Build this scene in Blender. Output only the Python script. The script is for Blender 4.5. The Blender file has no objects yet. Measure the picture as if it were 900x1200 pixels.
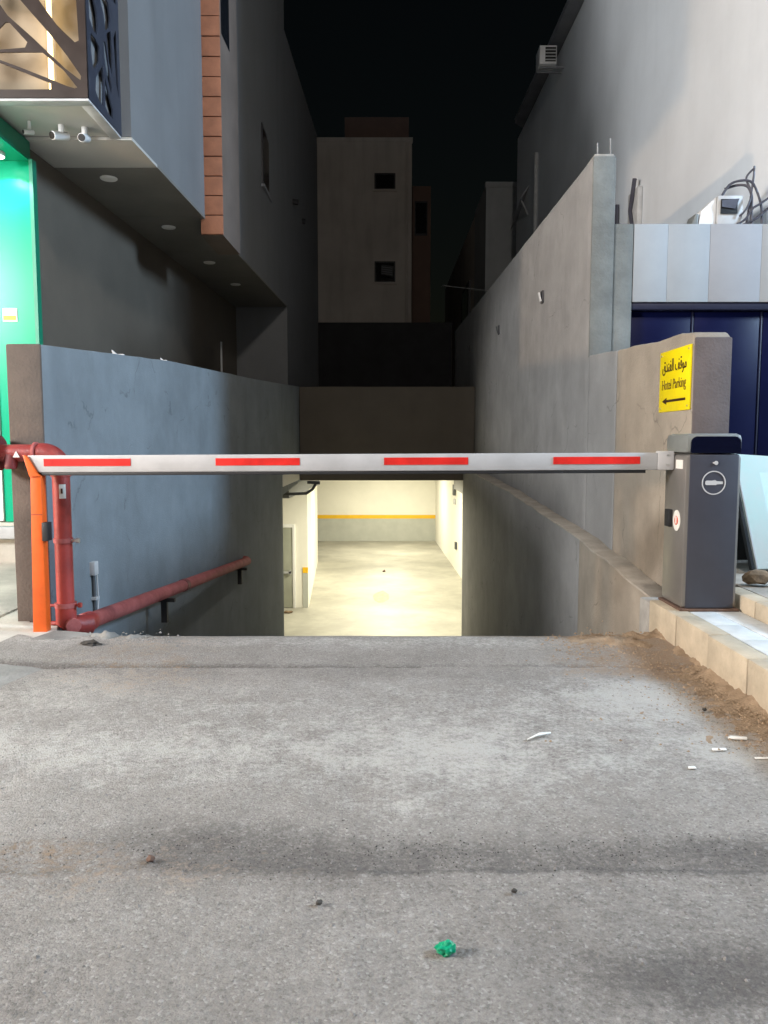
import bpy, bmesh, math, random
from mathutils import Vector, Matrix, noise
random.seed(7)
R = math.radians
S = bpy.context.scene
C = S.collection

# ------------------------------------------------------------------ camera, sky, exposure
cam = bpy.data.cameras.new('camera'); co = bpy.data.objects.new('camera', cam); C.objects.link(co)
co.location = (0, 0, 1.135)
co.rotation_euler = (R(90) - math.atan(82 / 900), 0, 0)
cam.sensor_width = 36; cam.lens = 27; cam.clip_start = .05; cam.clip_end = 500
S.camera = co
S.view_settings.view_transform = 'Standard'; S.view_settings.look = 'None'
S.view_settings.exposure = 0; S.view_settings.gamma = 1
S.cycles.use_denoising = True
S.cycles.max_bounces = 8; S.cycles.diffuse_bounces = 5
S.cycles.sample_clamp_indirect = 6
W = bpy.data.worlds.new('World'); S.world = W; W.use_nodes = True
wn = W.node_tree.nodes; sky = wn.new('ShaderNodeTexSky'); sky.sky_type = 'NISHITA'
sky.sun_disc = False; sky.sun_elevation = R(12); sky.sun_rotation = R(200); sky.air_density = 1.6
W.node_tree.links.new(sky.outputs[0], wn['Background'].inputs[0])
wn['Background'].inputs[1].default_value = .0008           # night: the sky all but black
moon = bpy.data.lights.new('moon', 'SUN'); moon.energy = .004; moon.angle = R(.5); moon.color = (.8, .88, 1)
mo = bpy.data.objects.new('moon', moon); C.objects.link(mo); mo.rotation_euler = (R(78), 0, R(-20))

# ------------------------------------------------------------------ materials
def mat(name, col, rough=.8, var=.12, scale=4, bump=.0, bscale=60, metal=0, streak=0, emit=None, estr=0, coat=0,
        col2=None, spec=.5, detail=6, blotch=0, crack=0):
    m = bpy.data.materials.new(name); m.use_nodes = True
    nt = m.node_tree; N = nt.nodes; L = nt.links; b = N['Principled BSDF']
    b.inputs['Roughness'].default_value = rough; b.inputs['Metallic'].default_value = metal
    b.inputs['Specular IOR Level'].default_value = spec
    b.inputs['Coat Weight'].default_value = coat
    tc = N.new('ShaderNodeTexCoord')
    n1 = N.new('ShaderNodeTexNoise'); n1.inputs['Scale'].default_value = scale; n1.inputs['Detail'].default_value = detail
    n1.inputs['Roughness'].default_value = .62
    L.new(tc.outputs['Object'], n1.inputs['Vector'])
    mix = N.new('ShaderNodeMix'); mix.data_type = 'RGBA'
    c2 = col2 or tuple(max(0, c * (1 - 2 * var)) for c in col)
    c1 = tuple(min(1, c * (1 + var)) for c in col)
    mix.inputs[6].default_value = (*c2, 1); mix.inputs[7].default_value = (*c1, 1)
    rmp = N.new('ShaderNodeMapRange'); rmp.inputs[1].default_value = .3; rmp.inputs[2].default_value = .68
    L.new(n1.outputs[0], rmp.inputs[0]); L.new(rmp.outputs[0], mix.inputs[0])
    out = mix.outputs[2]
    if streak:
        mp = N.new('ShaderNodeMapping'); mp.inputs['Scale'].default_value = (2.4, 2.4, .3)
        L.new(tc.outputs['Object'], mp.inputs[0])
        n3 = N.new('ShaderNodeTexNoise'); n3.inputs['Scale'].default_value = 1.4; n3.inputs['Detail'].default_value = 5
        L.new(mp.outputs[0], n3.inputs['Vector'])
        r3 = N.new('ShaderNodeMapRange'); r3.inputs[1].default_value = .5; r3.inputs[2].default_value = .75
        r3.inputs[3].default_value = 1; r3.inputs[4].default_value = 1 - streak
        L.new(n3.outputs[0], r3.inputs[0])
        mm = N.new('ShaderNodeMix'); mm.data_type = 'RGBA'; mm.blend_type = 'MULTIPLY'; mm.inputs[0].default_value = 1
        L.new(out, mm.inputs[6]); L.new(r3.outputs[0], mm.inputs[7]); out = mm.outputs[2]
    if blotch:
        n5 = N.new('ShaderNodeTexNoise'); n5.inputs['Scale'].default_value = .9; n5.inputs['Detail'].default_value = 8
        n5.inputs['Roughness'].default_value = .7
        L.new(tc.outputs['Object'], n5.inputs['Vector'])
        r5 = N.new('ShaderNodeMapRange'); r5.inputs[1].default_value = .42; r5.inputs[2].default_value = .62
        r5.inputs[3].default_value = 1 - blotch; r5.inputs[4].default_value = 1
        L.new(n5.outputs[0], r5.inputs[0])
        m5 = N.new('ShaderNodeMix'); m5.data_type = 'RGBA'; m5.blend_type = 'MULTIPLY'; m5.inputs[0].default_value = 1
        L.new(out, m5.inputs[6]); L.new(r5.outputs[0], m5.inputs[7]); out = m5.outputs[2]
    if crack:                                     # sparse hairline cracks and patched trowel seams
        nd = N.new('ShaderNodeTexNoise'); nd.inputs['Scale'].default_value = 3.5; nd.inputs['Detail'].default_value = 6
        L.new(tc.outputs['Object'], nd.inputs['Vector'])
        av = N.new('ShaderNodeMix'); av.data_type = 'RGBA'; av.blend_type = 'ADD'; av.inputs[0].default_value = .35
        L.new(tc.outputs['Object'], av.inputs[6]); L.new(nd.outputs['Color'], av.inputs[7])
        vc = N.new('ShaderNodeTexVoronoi'); vc.feature = 'DISTANCE_TO_EDGE'; vc.inputs['Scale'].default_value = .75
        L.new(av.outputs[2], vc.inputs['Vector'])
        rc = N.new('ShaderNodeMapRange'); rc.inputs[1].default_value = 0; rc.inputs[2].default_value = .006
        rc.inputs[3].default_value = crack; rc.inputs[4].default_value = 0; L.new(vc.outputs['Distance'], rc.inputs[0])
        rk = N.new('ShaderNodeMapRange'); rk.inputs[1].default_value = .50; rk.inputs[2].default_value = .58; L.new(nd.outputs[0], rk.inputs[0])
        ml = N.new('ShaderNodeMath'); ml.operation = 'MULTIPLY'; L.new(rc.outputs[0], ml.inputs[0]); L.new(rk.outputs[0], ml.inputs[1])
        mc = N.new('ShaderNodeMix'); mc.data_type = 'RGBA'; L.new(ml.outputs[0], mc.inputs[0]); L.new(out, mc.inputs[6])
        mc.inputs[7].default_value = (*[c * .35 for c in col], 1); out = mc.outputs[2]
    L.new(out, b.inputs['Base Color'])
    if bump:
        n2 = N.new('ShaderNodeTexNoise'); n2.inputs['Scale'].default_value = bscale; n2.inputs['Detail'].default_value = 5
        L.new(tc.outputs['Object'], n2.inputs['Vector'])
        bp = N.new('ShaderNodeBump'); bp.inputs['Strength'].default_value = bump; bp.inputs['Distance'].default_value = .01
        L.new(n2.outputs[0], bp.inputs['Height']); L.new(bp.outputs[0], b.inputs['Normal'])
    if rough > .3:
        rr = N.new('ShaderNodeMapRange'); rr.inputs[3].default_value = max(.05, rough - .1); rr.inputs[4].default_value = min(1, rough + .1)
        L.new(n1.outputs[0], rr.inputs[0]); L.new(rr.outputs[0], b.inputs['Roughness'])
    if emit:
        b.inputs['Emission Color'].default_value = (*emit, 1); b.inputs['Emission Strength'].default_value = estr
    return m

M = {}
M['plaster'] = mat('grey_plaster', (.30, .295, .29), .85, .08, 2.2, .35, 90, streak=.10, blotch=.14, crack=.6)
M['plaster_cool_lit'] = mat('blue_lit_plaster', (.20, .232, .255), .85, .08, 2.2, .35, 90, streak=.11, blotch=.16, crack=.6)  # cool light on the left ramp wall put into its colour
M['ledge_dust_lit'] = mat('dusty_lit_ledge', (.43, .385, .33), .95, .14, 5, .5, 60, blotch=.2)  # dust, plus the brighter light of an upward face put into the colour
M['raw_grey'] = mat('raw_grey_cement', (.175, .185, .178), .93, .12, 5, .6, 45, blotch=.2)
M['plaster_warm_lit'] = mat('dusty_warm_lit_plaster', (.345, .30, .245), .9, .10, 2.4, .45, 80, streak=.12, blotch=.2, crack=.7)  # dusty plaster with the warm lamplight of the front stretch in its colour
M['plaster_raw'] = mat('raw_cement', (.34, .325, .30), .92, .14, 5, .6, 45, streak=.1, blotch=.2)
M['plaster_dark'] = mat('brown_grey_paint', (.105, .09, .072), .8, .07, 2, .25, 90, streak=.06)
M['darkened_end'] = mat('brown_shaded_end', (.115, .09, .075), .9, .12, 4, .5, 60, blotch=.12)  # left wall end: shade of the street-facing side put into the colour
M['darkened_end_mauve'] = mat('mauve_shaded_end', (.125, .105, .106), .9, .12, 4, .5, 60, blotch=.12)  # right wall end, likewise toned down for its shaded side
M['facade'] = mat('facade_grey_paint', (.165, .172, .18), .75, .05, 1.5, .15, 120, streak=.10)
M['white_wall'] = mat('white_wall_paint', (.74, .78, .82), .8, .04, .8, .15, 120, streak=.04)
M['cornice'] = mat('grey_cornice', (.22, .23, .25), .85, .1, 3, .2, 60)
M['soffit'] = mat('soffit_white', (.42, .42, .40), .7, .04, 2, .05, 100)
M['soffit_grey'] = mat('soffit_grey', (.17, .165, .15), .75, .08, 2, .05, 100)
M['far_wall'] = mat('far_render', (.62, .575, .53), .85, .08, .6, .1, 60, streak=.15)
M['far_wall_red'] = mat('far_render_red', (.20, .13, .105), .85, .1, .8)
M['far_grey'] = mat('far_grey_paint', (.42, .44, .45), .85, .08, .8, streak=.12)
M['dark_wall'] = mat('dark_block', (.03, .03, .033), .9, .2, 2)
M['glass_dark'] = mat('window_glass_dark', (.012, .013, .016), .12, .1, 3)
M['dark_frame'] = mat('dark_frame', (.03, .03, .035), .5, .1, 5)
M['brick'] = mat('orange_tile', (.36, .14, .072), .75, .12, 7, .3, 60)
M['fin'] = mat('brown_shaded_side', (.16, .125, .105), .7, .1, 3, .1, 60)  # fin sides: weaker light than on the orange front put into the colour
M['lattice'] = mat('brown_metal', (.022, .013, .010), .45, .1, 6)
M['lattice_side'] = mat('lattice_grey', (.030, .036, .055), .45, .1, 6)
M['lattice_back'] = mat('cream_backing', (.30, .245, .175), .7, .08, 2, streak=.1)
M['green'] = mat('green_panel', (.002, .33, .18), .26, .02, 2, spec=.2)
M['green_dark'] = mat('green_edge', (.005, .20, .115), .45, .05, 3)
M['white'] = mat('white_paint', (.78, .78, .77), .5, .03, 4)
M['white_plastic'] = mat('white_plastic', (.72, .73, .74), .4, .03, 6)
M['shelf_glow'] = mat('lit_shop_window', (.8, .8, .78), .5, .03, 3, emit=(.95, 1, .97), estr=2.2)
M['shelf'] = mat('shutter_slat', (.5, .52, .5), .4, .05, 8)
M['arm'] = mat('arm_white_paint', (.47, .465, .47), .42, .05, 5, .03, 90, streak=.05, blotch=.14)
M['red_tape'] = mat('red_tape', (.70, .018, .012), .45, .12, 9, blotch=.15)
M['rubber'] = mat('black_rubber', (.012, .012, .014), .6, .1, 20)
M['orange'] = mat('orange_paint', (.80, .125, .012), .45, .10, 6, .08, 60, blotch=.16)
M['red_pipe'] = mat('red_pipe_paint', (.33, .042, .034), .5, .22, 6, .25, 70, col2=(.20, .026, .026), blotch=.2)
M['red_dusty'] = mat('dusty_red_pipe', (.36, .10, .095), .78, .2, 7, .3, 70, col2=(.26, .05, .045), blotch=.25)
M['flange'] = mat('flange_red', (.15, .028, .03), .6, .2, 9, .2, 60)
M['steel'] = mat('zinc_steel', (.5, .5, .5), .35, .1, 9, metal=.8)
M['conduit'] = mat('grey_conduit', (.07, .075, .08), .6, .1, 8)
M['galv'] = mat('pale_grey_box', (.45, .46, .47), .5, .08, 8)
M['silver'] = mat('anodised_silver', (.23, .215, .20), .42, .05, 4, metal=.5)
M['hood'] = mat('hood_grey', (.17, .18, .175), .42, .04, 5)
M['panel'] = mat('charcoal_panel', (.046, .048, .064), .42, .06, 5)
M['gloss_black'] = mat('gloss_navy_black', (.004, .005, .016), .08, .0, 5)
M['logo'] = mat('logo_grey', (.5, .5, .51), .5, .03, 8)
M['sticker'] = mat('sticker_white', (.75, .73, .68), .5, .05, 60)
M['sticker_red'] = mat('sticker_red', (.6, .10, .06), .5, .05, 30)
M['yellow'] = mat('yellow_sign', (.80, .64, .004), .42, .06, 4)
M['ink'] = mat('sign_ink', (.035, .012, .006), .5, .1, 40)
M['ink_olive'] = mat('faded_ink', (.16, .105, .01), .5, .2, 40)
M['kerb'] = mat('kerb_limestone', (.50, .42, .31), .85, .12, 5, .4, 60, streak=.08, blotch=.15)
M['tile'] = mat('white_pavement_tile', (.62, .64, .64), .55, .10, 6, .12, 70, blotch=.12)
M['upper_pave'] = mat('upper_pavement', (.38, .34, .29), .85, .15, 4, .3, 50)
M['pave'] = mat('pale_pavement', (.55, .52, .46), .85, .1, 3, .3, 50, blotch=.25)
M['apron'] = mat('cement_apron', (.27, .26, .24), .9, .14, 4, .5, 40, blotch=.3)
M['crest'] = mat('crest_concrete', (.305, .30, .295), .9, .14, 5, .4, 60, blotch=.25)
M['ramp'] = mat('ramp_concrete', (.3, .29, .27), .85, .1, 3, .3, 50)
M['gfloor'] = mat('garage_floor', (.40, .385, .325), .55, .10, .7, .05, 30, blotch=.22)
M['gwall'] = mat('garage_white_wall', (.78, .76, .68), .7, .03, 1)
M['dado'] = mat('dado_grey', (.44, .45, .41), .6, .05, 2)
M['band'] = mat('dado_yellow', (.80, .47, .01), .5, .05, 3)
M['door'] = mat('door_grey_green', (.31, .32, .26), .5, .05, 3)
M['navy'] = mat('navy_shutter', (.0025, .004, .030), .4, .1, 2, spec=.12)
M['navy_frame'] = mat('navy_frame', (.006, .008, .03), .5, .1, 4)
M['fascia'] = mat('fascia_pale_blue', (.295, .315, .335), .8, .04, 3, streak=.06)
M['fascia2'] = mat('fascia_lavender', (.28, .284, .302), .8, .04, 3)
M['fascia3'] = mat('fascia_grey', (.28, .28, .278), .8, .04, 3)
M['pane'] = mat('pale_glass_sheet', (.55, .78, .77), .12, .08, 2.5, coat=.5, col2=(.72, .80, .80))
M['black'] = mat('black_metal', (.008, .008, .009), .4, .1, 6)
M['wood'] = mat('brown_rubble', (.22, .15, .09), .9, .25, 20, .5, 60)
M['stone'] = mat('brown_stone', (.12, .07, .05), .9, .2, 20, .4, 50)
M['gravel'] = mat('gravel_grey', (.22, .205, .19), .9, .3, 30, col2=(.10, .09, .085))
M['rubble'] = mat('dark_grit', (.05, .045, .04), .95, .3, 30)
M['dirt'] = mat('brown_dirt', (.30, .215, .14), .98, .2, 9, .9, 90, col2=(.17, .115, .07))
M['wrapper'] = mat('green_wrapper', (.0, .30, .15), .35, .1, 20)
M['paper'] = mat('white_paper', (.8, .79, .75), .7, .05, 30)
M['paint_yellow'] = mat('worn_yellow_paint', (.56, .49, .20), .6, .2, 10)
M['cable'] = mat('grey_cable', (.055, .055, .075), .5, .1, 20)
M['lens'] = mat('lamp_lens', (.8, .8, .8), .3, 0, 5, emit=(1, .97, .92), estr=8)
M['tube_warm'] = mat('lit_tube', (.8, .8, .7), .3, 0, 5, emit=(1, .93, .66), estr=10)
M['lattice_lamp'] = mat('lattice_lamp', (.8, .7, .5), .3, 0, 5, emit=(1, .80, .42), estr=2)
M['dead_lamp'] = mat('unlit_diffuser', (.75, .75, .72), .35, .02, 6)

def road_material():
    m = bpy.data.materials.new('dusty_asphalt'); m.use_nodes = True
    nt = m.node_tree; N = nt.nodes; L = nt.links; b = N['Principled BSDF']
    tc = N.new('ShaderNodeTexCoord'); at = N.new('ShaderNodeVertexColor'); at.layer_name = 'stain'
    sep = N.new('ShaderNodeSeparateColor'); L.new(at.outputs[0], sep.inputs[0])
    def tex(scale, det=8, ro=.65):
        n = N.new('ShaderNodeTexNoise'); n.inputs['Scale'].default_value = scale; n.inputs['Detail'].default_value = det
        n.inputs['Roughness'].default_value = ro; L.new(tc.outputs['Object'], n.inputs['Vector']); return n.outputs[0]
    def rng(s, a, c, lo=0, hi=1):
        r = N.new('ShaderNodeMapRange'); r.inputs[1].default_value = a; r.inputs[2].default_value = c
        r.inputs[3].default_value = lo; r.inputs[4].default_value = hi; L.new(s, r.inputs[0]); return r.outputs[0]
    def mixc(f, a, c, blend='MIX'):
        x = N.new('ShaderNodeMix'); x.data_type = 'RGBA'; x.blend_type = blend
        for sock, v in ((0, f), (6, a), (7, c)):
            if isinstance(v, (int, float)): x.inputs[sock].default_value = v
            elif isinstance(v, tuple): x.inputs[sock].default_value = (*v, 1)
            else: L.new(v, x.inputs[sock])
        return x.outputs[2]
    def mul(a, c):
        x = N.new('ShaderNodeMath'); x.operation = 'MULTIPLY'
        for i, v in enumerate((a, c)):
            if isinstance(v, (int, float)): x.inputs[i].default_value = v
            else: L.new(v, x.inputs[i])
        return x.outputs[0]
    base = mixc(rng(tex(1.1, 9, .75), .38, .62), (.232, .209, .188), (.345, .318, .290))
    base = mixc(rng(tex(11, 7, .75), .38, .60), mixc(.22, base, (.13, .116, .105)), base)      # mid mottling
    # grains of the aggregate: fine fractal grain, a few pale and dark chips
    base = mixc(rng(tex(95, 9, .85), .36, .64), mixc(.42, base, (.085, .078, .072)), mixc(.20, base, (.54, .51, .47)))
    base = mixc(mul(rng(tex(38, 6, .8), .50, .66), .22), base, (.12, .108, .098))
    base = mixc(mul(mul(rng(tex(70, 8, .85), .46, .60), sep.outputs[0]), .8), base, (.07, .062, .058))
    vo = N.new('ShaderNodeTexVoronoi'); vo.inputs['Scale'].default_value = 150; vo.inputs['Randomness'].default_value = 1
    wv = N.new('ShaderNodeMix'); wv.data_type = 'RGBA'; wv.blend_type = 'ADD'; wv.inputs[0].default_value = .012
    nz = N.new('ShaderNodeTexNoise'); nz.inputs['Scale'].default_value = 60; L.new(tc.outputs['Object'], nz.inputs['Vector'])
    L.new(tc.outputs['Object'], wv.inputs[6]); L.new(nz.outputs['Color'], wv.inputs[7]); L.new(wv.outputs[2], vo.inputs['Vector'])
    g = N.new('ShaderNodeSeparateColor'); L.new(vo.outputs['Color'], g.inputs[0])
    base = mixc(mul(rng(g.outputs[0], .84, .97), .40), base, (.08, .072, .068))
    base = mixc(mul(rng(g.outputs[1], .88, .98), .30), base, (.52, .50, .47))
    # stains: R dark worn, G pale cement dust, B brown dirt; the noise breaks their edges
    brk = tex(7, 10, .8); brk2 = tex(55, 6, .8)
    def stain(s):
        b3 = mixc(.5, brk, brk2)
        y = N.new('ShaderNodeMath'); y.operation = 'MULTIPLY_ADD'; y.inputs[1].default_value = 5.2; y.inputs[2].default_value = -2.6
        L.new(b3, y.inputs[0])
        x = N.new('ShaderNodeMath'); x.operation = 'ADD'; L.new(s, x.inputs[0]); L.new(y.outputs[0], x.inputs[1])
        return mul(rng(x.outputs[0], .25, .85), rng(s, .02, .2))
    base = mixc(mul(stain(sep.outputs[0]), .60), base, (.095, .085, .08))
    base = mixc(mul(stain(sep.outputs[1]), .70), base, (.47, .45, .415))
    base = mixc(mul(stain(sep.outputs[2]), .75), base, (.26, .175, .11))
    L.new(base, b.inputs['Base Color']); b.inputs['Roughness'].default_value = .92
    b.inputs['Specular IOR Level'].default_value = .25
    bp = N.new('ShaderNodeBump'); bp.inputs['Strength'].default_value = .62; bp.inputs['Distance'].default_value = .007
    ad = N.new('ShaderNodeMath'); ad.operation = 'ADD'
    L.new(tex(110, 6, .7), ad.inputs[0]); L.new(mul(vo.outputs['Distance'], -.9), ad.inputs[1])
    ad2 = N.new('ShaderNodeMath'); ad2.operation = 'ADD'; L.new(ad.outputs[0], ad2.inputs[0]); L.new(mul(mul(tex(48, 7, .8), sep.outputs[0]), 5.0), ad2.inputs[1])
    L.new(ad2.outputs[0], bp.inputs['Height']); L.new(bp.outputs[0], b.inputs['Normal'])
    return m
M['road'] = road_material()

# ------------------------------------------------------------------ mesh helpers
class MB:
    def __init__(s): s.v = []; s.f = []
    def add(s, vs, fs):
        o = len(s.v); s.v += [tuple(p) for p in vs]; s.f += [tuple(i + o for i in f) for f in fs]; return s
    def box(s, x0, x1, y0, y1, z0, z1):
        return s.add([(x0, y0, z0), (x1, y0, z0), (x1, y1, z0), (x0, y1, z0), (x0, y0, z1), (x1, y0, z1), (x1, y1, z1), (x0, y1, z1)],
                     [(0, 3, 2, 1), (4, 5, 6, 7), (0, 1, 5, 4), (1, 2, 6, 5), (2, 3, 7, 6), (3, 0, 4, 7)])
    def prism(s, poly, off):                      # poly: 3-D points in one plane; off: extrusion vector
        n = len(poly); off = Vector(off)
        a = [Vector(p) for p in poly]; b = [p + off for p in a]
        return s.add(a + b, [tuple(range(n))[::-1], tuple(range(n, 2 * n))] + [(i, (i + 1) % n, n + (i + 1) % n, n + i) for i in range(n)])
    def tube(s, pts, r, seg=14, cap=True):
        pts = [Vector(p) for p in pts]; n = len(pts); o = len(s.v); up = None
        for i, p in enumerate(pts):
            t = (pts[min(i + 1, n - 1)] - pts[max(i - 1, 0)]).normalized()
            if up is None:
                up = Vector((0, 0, 1)) if abs(t.z) < .9 else Vector((1, 0, 0))
            u = (up - t * up.dot(t)).normalized(); w = t.cross(u); up = u
            rr = r[i] if isinstance(r, (list, tuple)) else r
            for k in range(seg):
                a = 2 * math.pi * k / seg; s.v.append(tuple(p + (u * math.cos(a) + w * math.sin(a)) * rr))
        for i in range(n - 1):
            for k in range(seg):
                k2 = (k + 1) % seg
                s.f.append((o + i * seg + k, o + i * seg + k2, o + (i + 1) * seg + k2, o + (i + 1) * seg + k))
        if cap:
            s.f.append(tuple(o + k for k in range(seg))[::-1]); s.f.append(tuple(o + (n - 1) * seg + k for k in range(seg)))
        return s
    def strip(s, st):                             # wall of stations (xa, xb, y, z0, z1)
        o = len(s.v)
        for xa, xb, y, z0, z1 in st: s.v += [(xa, y, z0), (xb, y, z0), (xb, y, z1), (xa, y, z1)]
        for i in range(len(st) - 1):
            for k in range(4):
                k2 = (k + 1) % 4; s.f.append((o + i * 4 + k, o + i * 4 + k2, o + i * 4 + 4 + k2, o + i * 4 + 4 + k))
        e = o + (len(st) - 1) * 4
        s.f += [(o + 3, o + 2, o + 1, o), (e, e + 1, e + 2, e + 3)]; return s

def link(name, me, m=None, parent=None):
    o = bpy.data.objects.new(name, me); C.objects.link(o)
    if m is not None: me.materials.append(m)
    if parent is not None: o.parent = parent
    return o
def build(name, mb, m, parent=None, bevel=0, smooth=0, seg=2):
    me = bpy.data.meshes.new(name); me.from_pydata(mb.v, [], mb.f)
    bm = bmesh.new(); bm.from_mesh(me); bmesh.ops.recalc_face_normals(bm, faces=bm.faces)
    if bevel:
        ed = [e for e in bm.edges if len(e.link_faces) == 2 and e.calc_face_angle(0) > .5]
        bmesh.ops.bevel(bm, geom=ed, offset=bevel, segments=seg, affect='EDGES', profile=.5, clamp_overlap=True)
        smooth = smooth or 40
    bm.to_mesh(me); bm.free()
    if smooth:
        for p in me.polygons: p.use_smooth = True
        me.set_sharp_from_angle(angle=R(smooth))
    return link(name, me, M[m] if isinstance(m, str) else m, parent)
def box(name, b, m, parent=None, bevel=0): return build(name, MB().box(*b), m, parent, bevel)
def tag(o, label=None, cat=None, group=None, kind=None):
    for k, v in (('label', label), ('category', cat), ('group', group), ('kind', kind)):
        if v: o[k] = v
    return o
def thing(name, label, cat, group=None, loc=(0, 0, 0)):
    o = bpy.data.objects.new(name, None); C.objects.link(o); o.empty_display_size = .1; o.location = loc
    return tag(o, label, cat, group)
def struct(name, mb, m, bevel=0): return tag(build(name, mb, m, None, bevel), kind='structure')
def flat_shape(name, outer, holes, depth, xf, m, parent):     # 2-D outline with holes -> plate with thickness
    cu = bpy.data.curves.new(name, 'CURVE'); cu.dimensions = '2D'; cu.fill_mode = 'BOTH'; cu.extrude = depth / 2
    for poly in [outer] + holes:
        sp = cu.splines.new('POLY'); sp.points.add(len(poly) - 1); sp.use_cyclic_u = True
        for p, q in zip(sp.points, poly): p.co = (q[0], q[1], 0, 1)
    t = bpy.data.objects.new(name, cu); C.objects.link(t)
    me = bpy.data.meshes.new_from_object(t.evaluated_get(bpy.context.evaluated_depsgraph_get()))
    bpy.data.objects.remove(t); me.transform(xf); me.materials.clear()
    return link(name, me, M[m], parent)
def text_mesh(name, body, width, height, xf, m, parent, depth=.0015):
    cu = bpy.data.curves.new(name, 'FONT'); cu.body = body; cu.extrude = depth; cu.resolution_u = 3
    t = bpy.data.objects.new(name, cu); C.objects.link(t)
    me = bpy.data.meshes.new_from_object(t.evaluated_get(bpy.context.evaluated_depsgraph_get()))
    bpy.data.objects.remove(t)
    xs = [v.co.x for v in me.vertices]; ys = [v.co.y for v in me.vertices]
    sx = width / (max(xs) - min(xs)); sy = height / (max(ys) - min(ys))
    for v in me.vertices: v.co.x = (v.co.x - min(xs)) * sx; v.co.y = (v.co.y - min(ys)) * sy
    me.transform(xf); me.materials.clear()
    return link(name, me, M[m], parent)
def rough_strip(st, step=.16, jit=.006):                      # resample wall stations, slight waviness of the top
    out = []
    for a, b in zip(st, st[1:]):
        n = max(1, int((b[2] - a[2]) / step))
        for i in range(n):
            t = i / n; p = [a[k] + (b[k] - a[k]) * t for k in range(5)]
            p[4] += jit * (noise.noise(Vector((p[2] * 2.3, p[0], 3))) + .6 * noise.noise(Vector((p[2] * 7, p[0], 9))))
            out.append(tuple(p))
    out.append(st[-1]); return out
def lerp(a, b, t): return a + (b - a) * t

# ------------------------------------------------------------------ ground: road, crest, ramp, pavements
def n2(x, y, s, z=0): return noise.noise(Vector((x * s, y * s, z)))
def road_z(x, y):
    z = .006 * n2(x, y, 1.1) + .003 * n2(x, y, 5) + .0016 * n2(x, y, 17, 4)
    yl = 1.96 + .03 * n2(x, 0, 1.3, 5) + .02 * n2(x, 0, 7, 2)
    w = max(0, min(1, (x + .55) / .5))
    if y > yl: z -= .010 * w * math.exp(-(y - yl) / .18)
    return z - .006
def frange(a, b, s):
    n = int(round((b - a) / s)); return [a + (b - a) * i / n for i in range(n + 1)]
def road():
    xs = [-60, -30, -15, -8, -5] + frange(-2.7, 1.66, .02) + [3, 6, 15, 60]
    ys = [-60, -30, -12, -5, -2, -.5, .3] + frange(.7, 3.83, .016)
    mb = MB(); nx = len(xs)
    for y in ys:
        for x in xs:
            near = -2.8 < x < 1.7 and y > .6
            mb.v.append((x, y, road_z(x, y) if near else -.008))
    for j in range(len(ys) - 1):
        for i in range(nx - 1):
            mb.f.append((j * nx + i, j * nx + i + 1, (j + 1) * nx + i + 1, (j + 1) * nx + i))
    me = bpy.data.meshes.new('road'); me.from_pydata(mb.v, [], mb.f)
    for p in me.polygons: p.use_smooth = True
    ca = me.color_attributes.new('stain', 'FLOAT_COLOR', 'POINT')
    def g(x, y, cx, cy, sx, sy): return math.exp(-((x - cx) / sx) ** 2 - ((y - cy) / sy) ** 2)
    data = []
    for x, y, z in mb.v:
        yl = 1.96 + .03 * n2(x, 0, 1.3, 5) + .02 * n2(x, 0, 7, 2)
        w = .55 + .55 * n2(x, 0, 1.9, 8) + .35 * n2(x, y, 4.5, 3)          # the worn band comes and goes
        r = 1.0 * w * (math.exp(-((y - yl) / .17) ** 2) if y > yl else math.exp(-((y - yl) / .05) ** 2)) * min(1, max(0, (x + 1.45) / .6))
        r += .45 * g(x, y, -.55, 2.12, .30, .11) + .55 * g(x, y, .95, 2.06, .40, .09) + .8 * g(x, y, .70, 1.55, .26, .11) + .4 * g(x, y, .05, 2.06, .3, .08)
        r += .22 * (y < 1.9) + .25 * max(0, n2(x, y, .9, 11)) + .25 * g(x, y, -.2, 3.70, 1.3, .08)
        r += .95 * math.exp(-((y - yl) / .011) ** 2) * (1 if x > -.15 else .2)
        gg = .75 * g(x, y, 1.15, 3.35, .38, .30) + .5 * g(x, y, 1.5, 3.0, .2, .4) + .5 * g(x, y, 1.35, 2.75, .25, .18) + .5 * g(x, y, -1.3, 2.75, .7, .25) \
            + .5 * g(x, y, .25, 2.7, 1.1, .30) + .5 * g(x, y, .05, 2.33, .12, .06) + .45 * g(x, y, -1.5, 3.5, .35, .3) + .3 * g(x, y, 0, 3.2, 1.6, .5) + .3 * max(0, n2(x, y, 1.3, 21))
        b = .9 * g(x, y, 1.5, 3.6, .16, .8) + .75 * g(x, y, 1.3, 3.75, .4, .12) + .6 * g(x, y, 1.55, 2.75, .2, .35) + .35 * g(x, y, -1.2, 3.6, .5, .25) \
            + .35 * g(x, y, -.9, 1.98, .6, .15)
        data += [min(1, r), min(1, gg), min(1, b), 1]
    ca.data.foreach_set('color', data)
    return tag(link('road', me, M['road']), kind='structure')
road()
base_ground = MB().add([(-200, -200, -.05), (200, -200, -.05), (200, 3.7, -.05), (-200, 3.7, -.05)], [(0, 1, 2, 3)])
base_ground.add([(-200, 3.7, -.05), (-4.3, 3.7, -.05), (-4.3, 200, -.05), (-200, 200, -.05)], [(0, 1, 2, 3)])
base_ground.add([(2.6, 3.7, -.05), (200, 3.7, -.05), (200, 200, -.05), (2.6, 200, -.05)], [(0, 1, 2, 3)])
struct('ground', base_ground, 'upper_pave')
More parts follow.
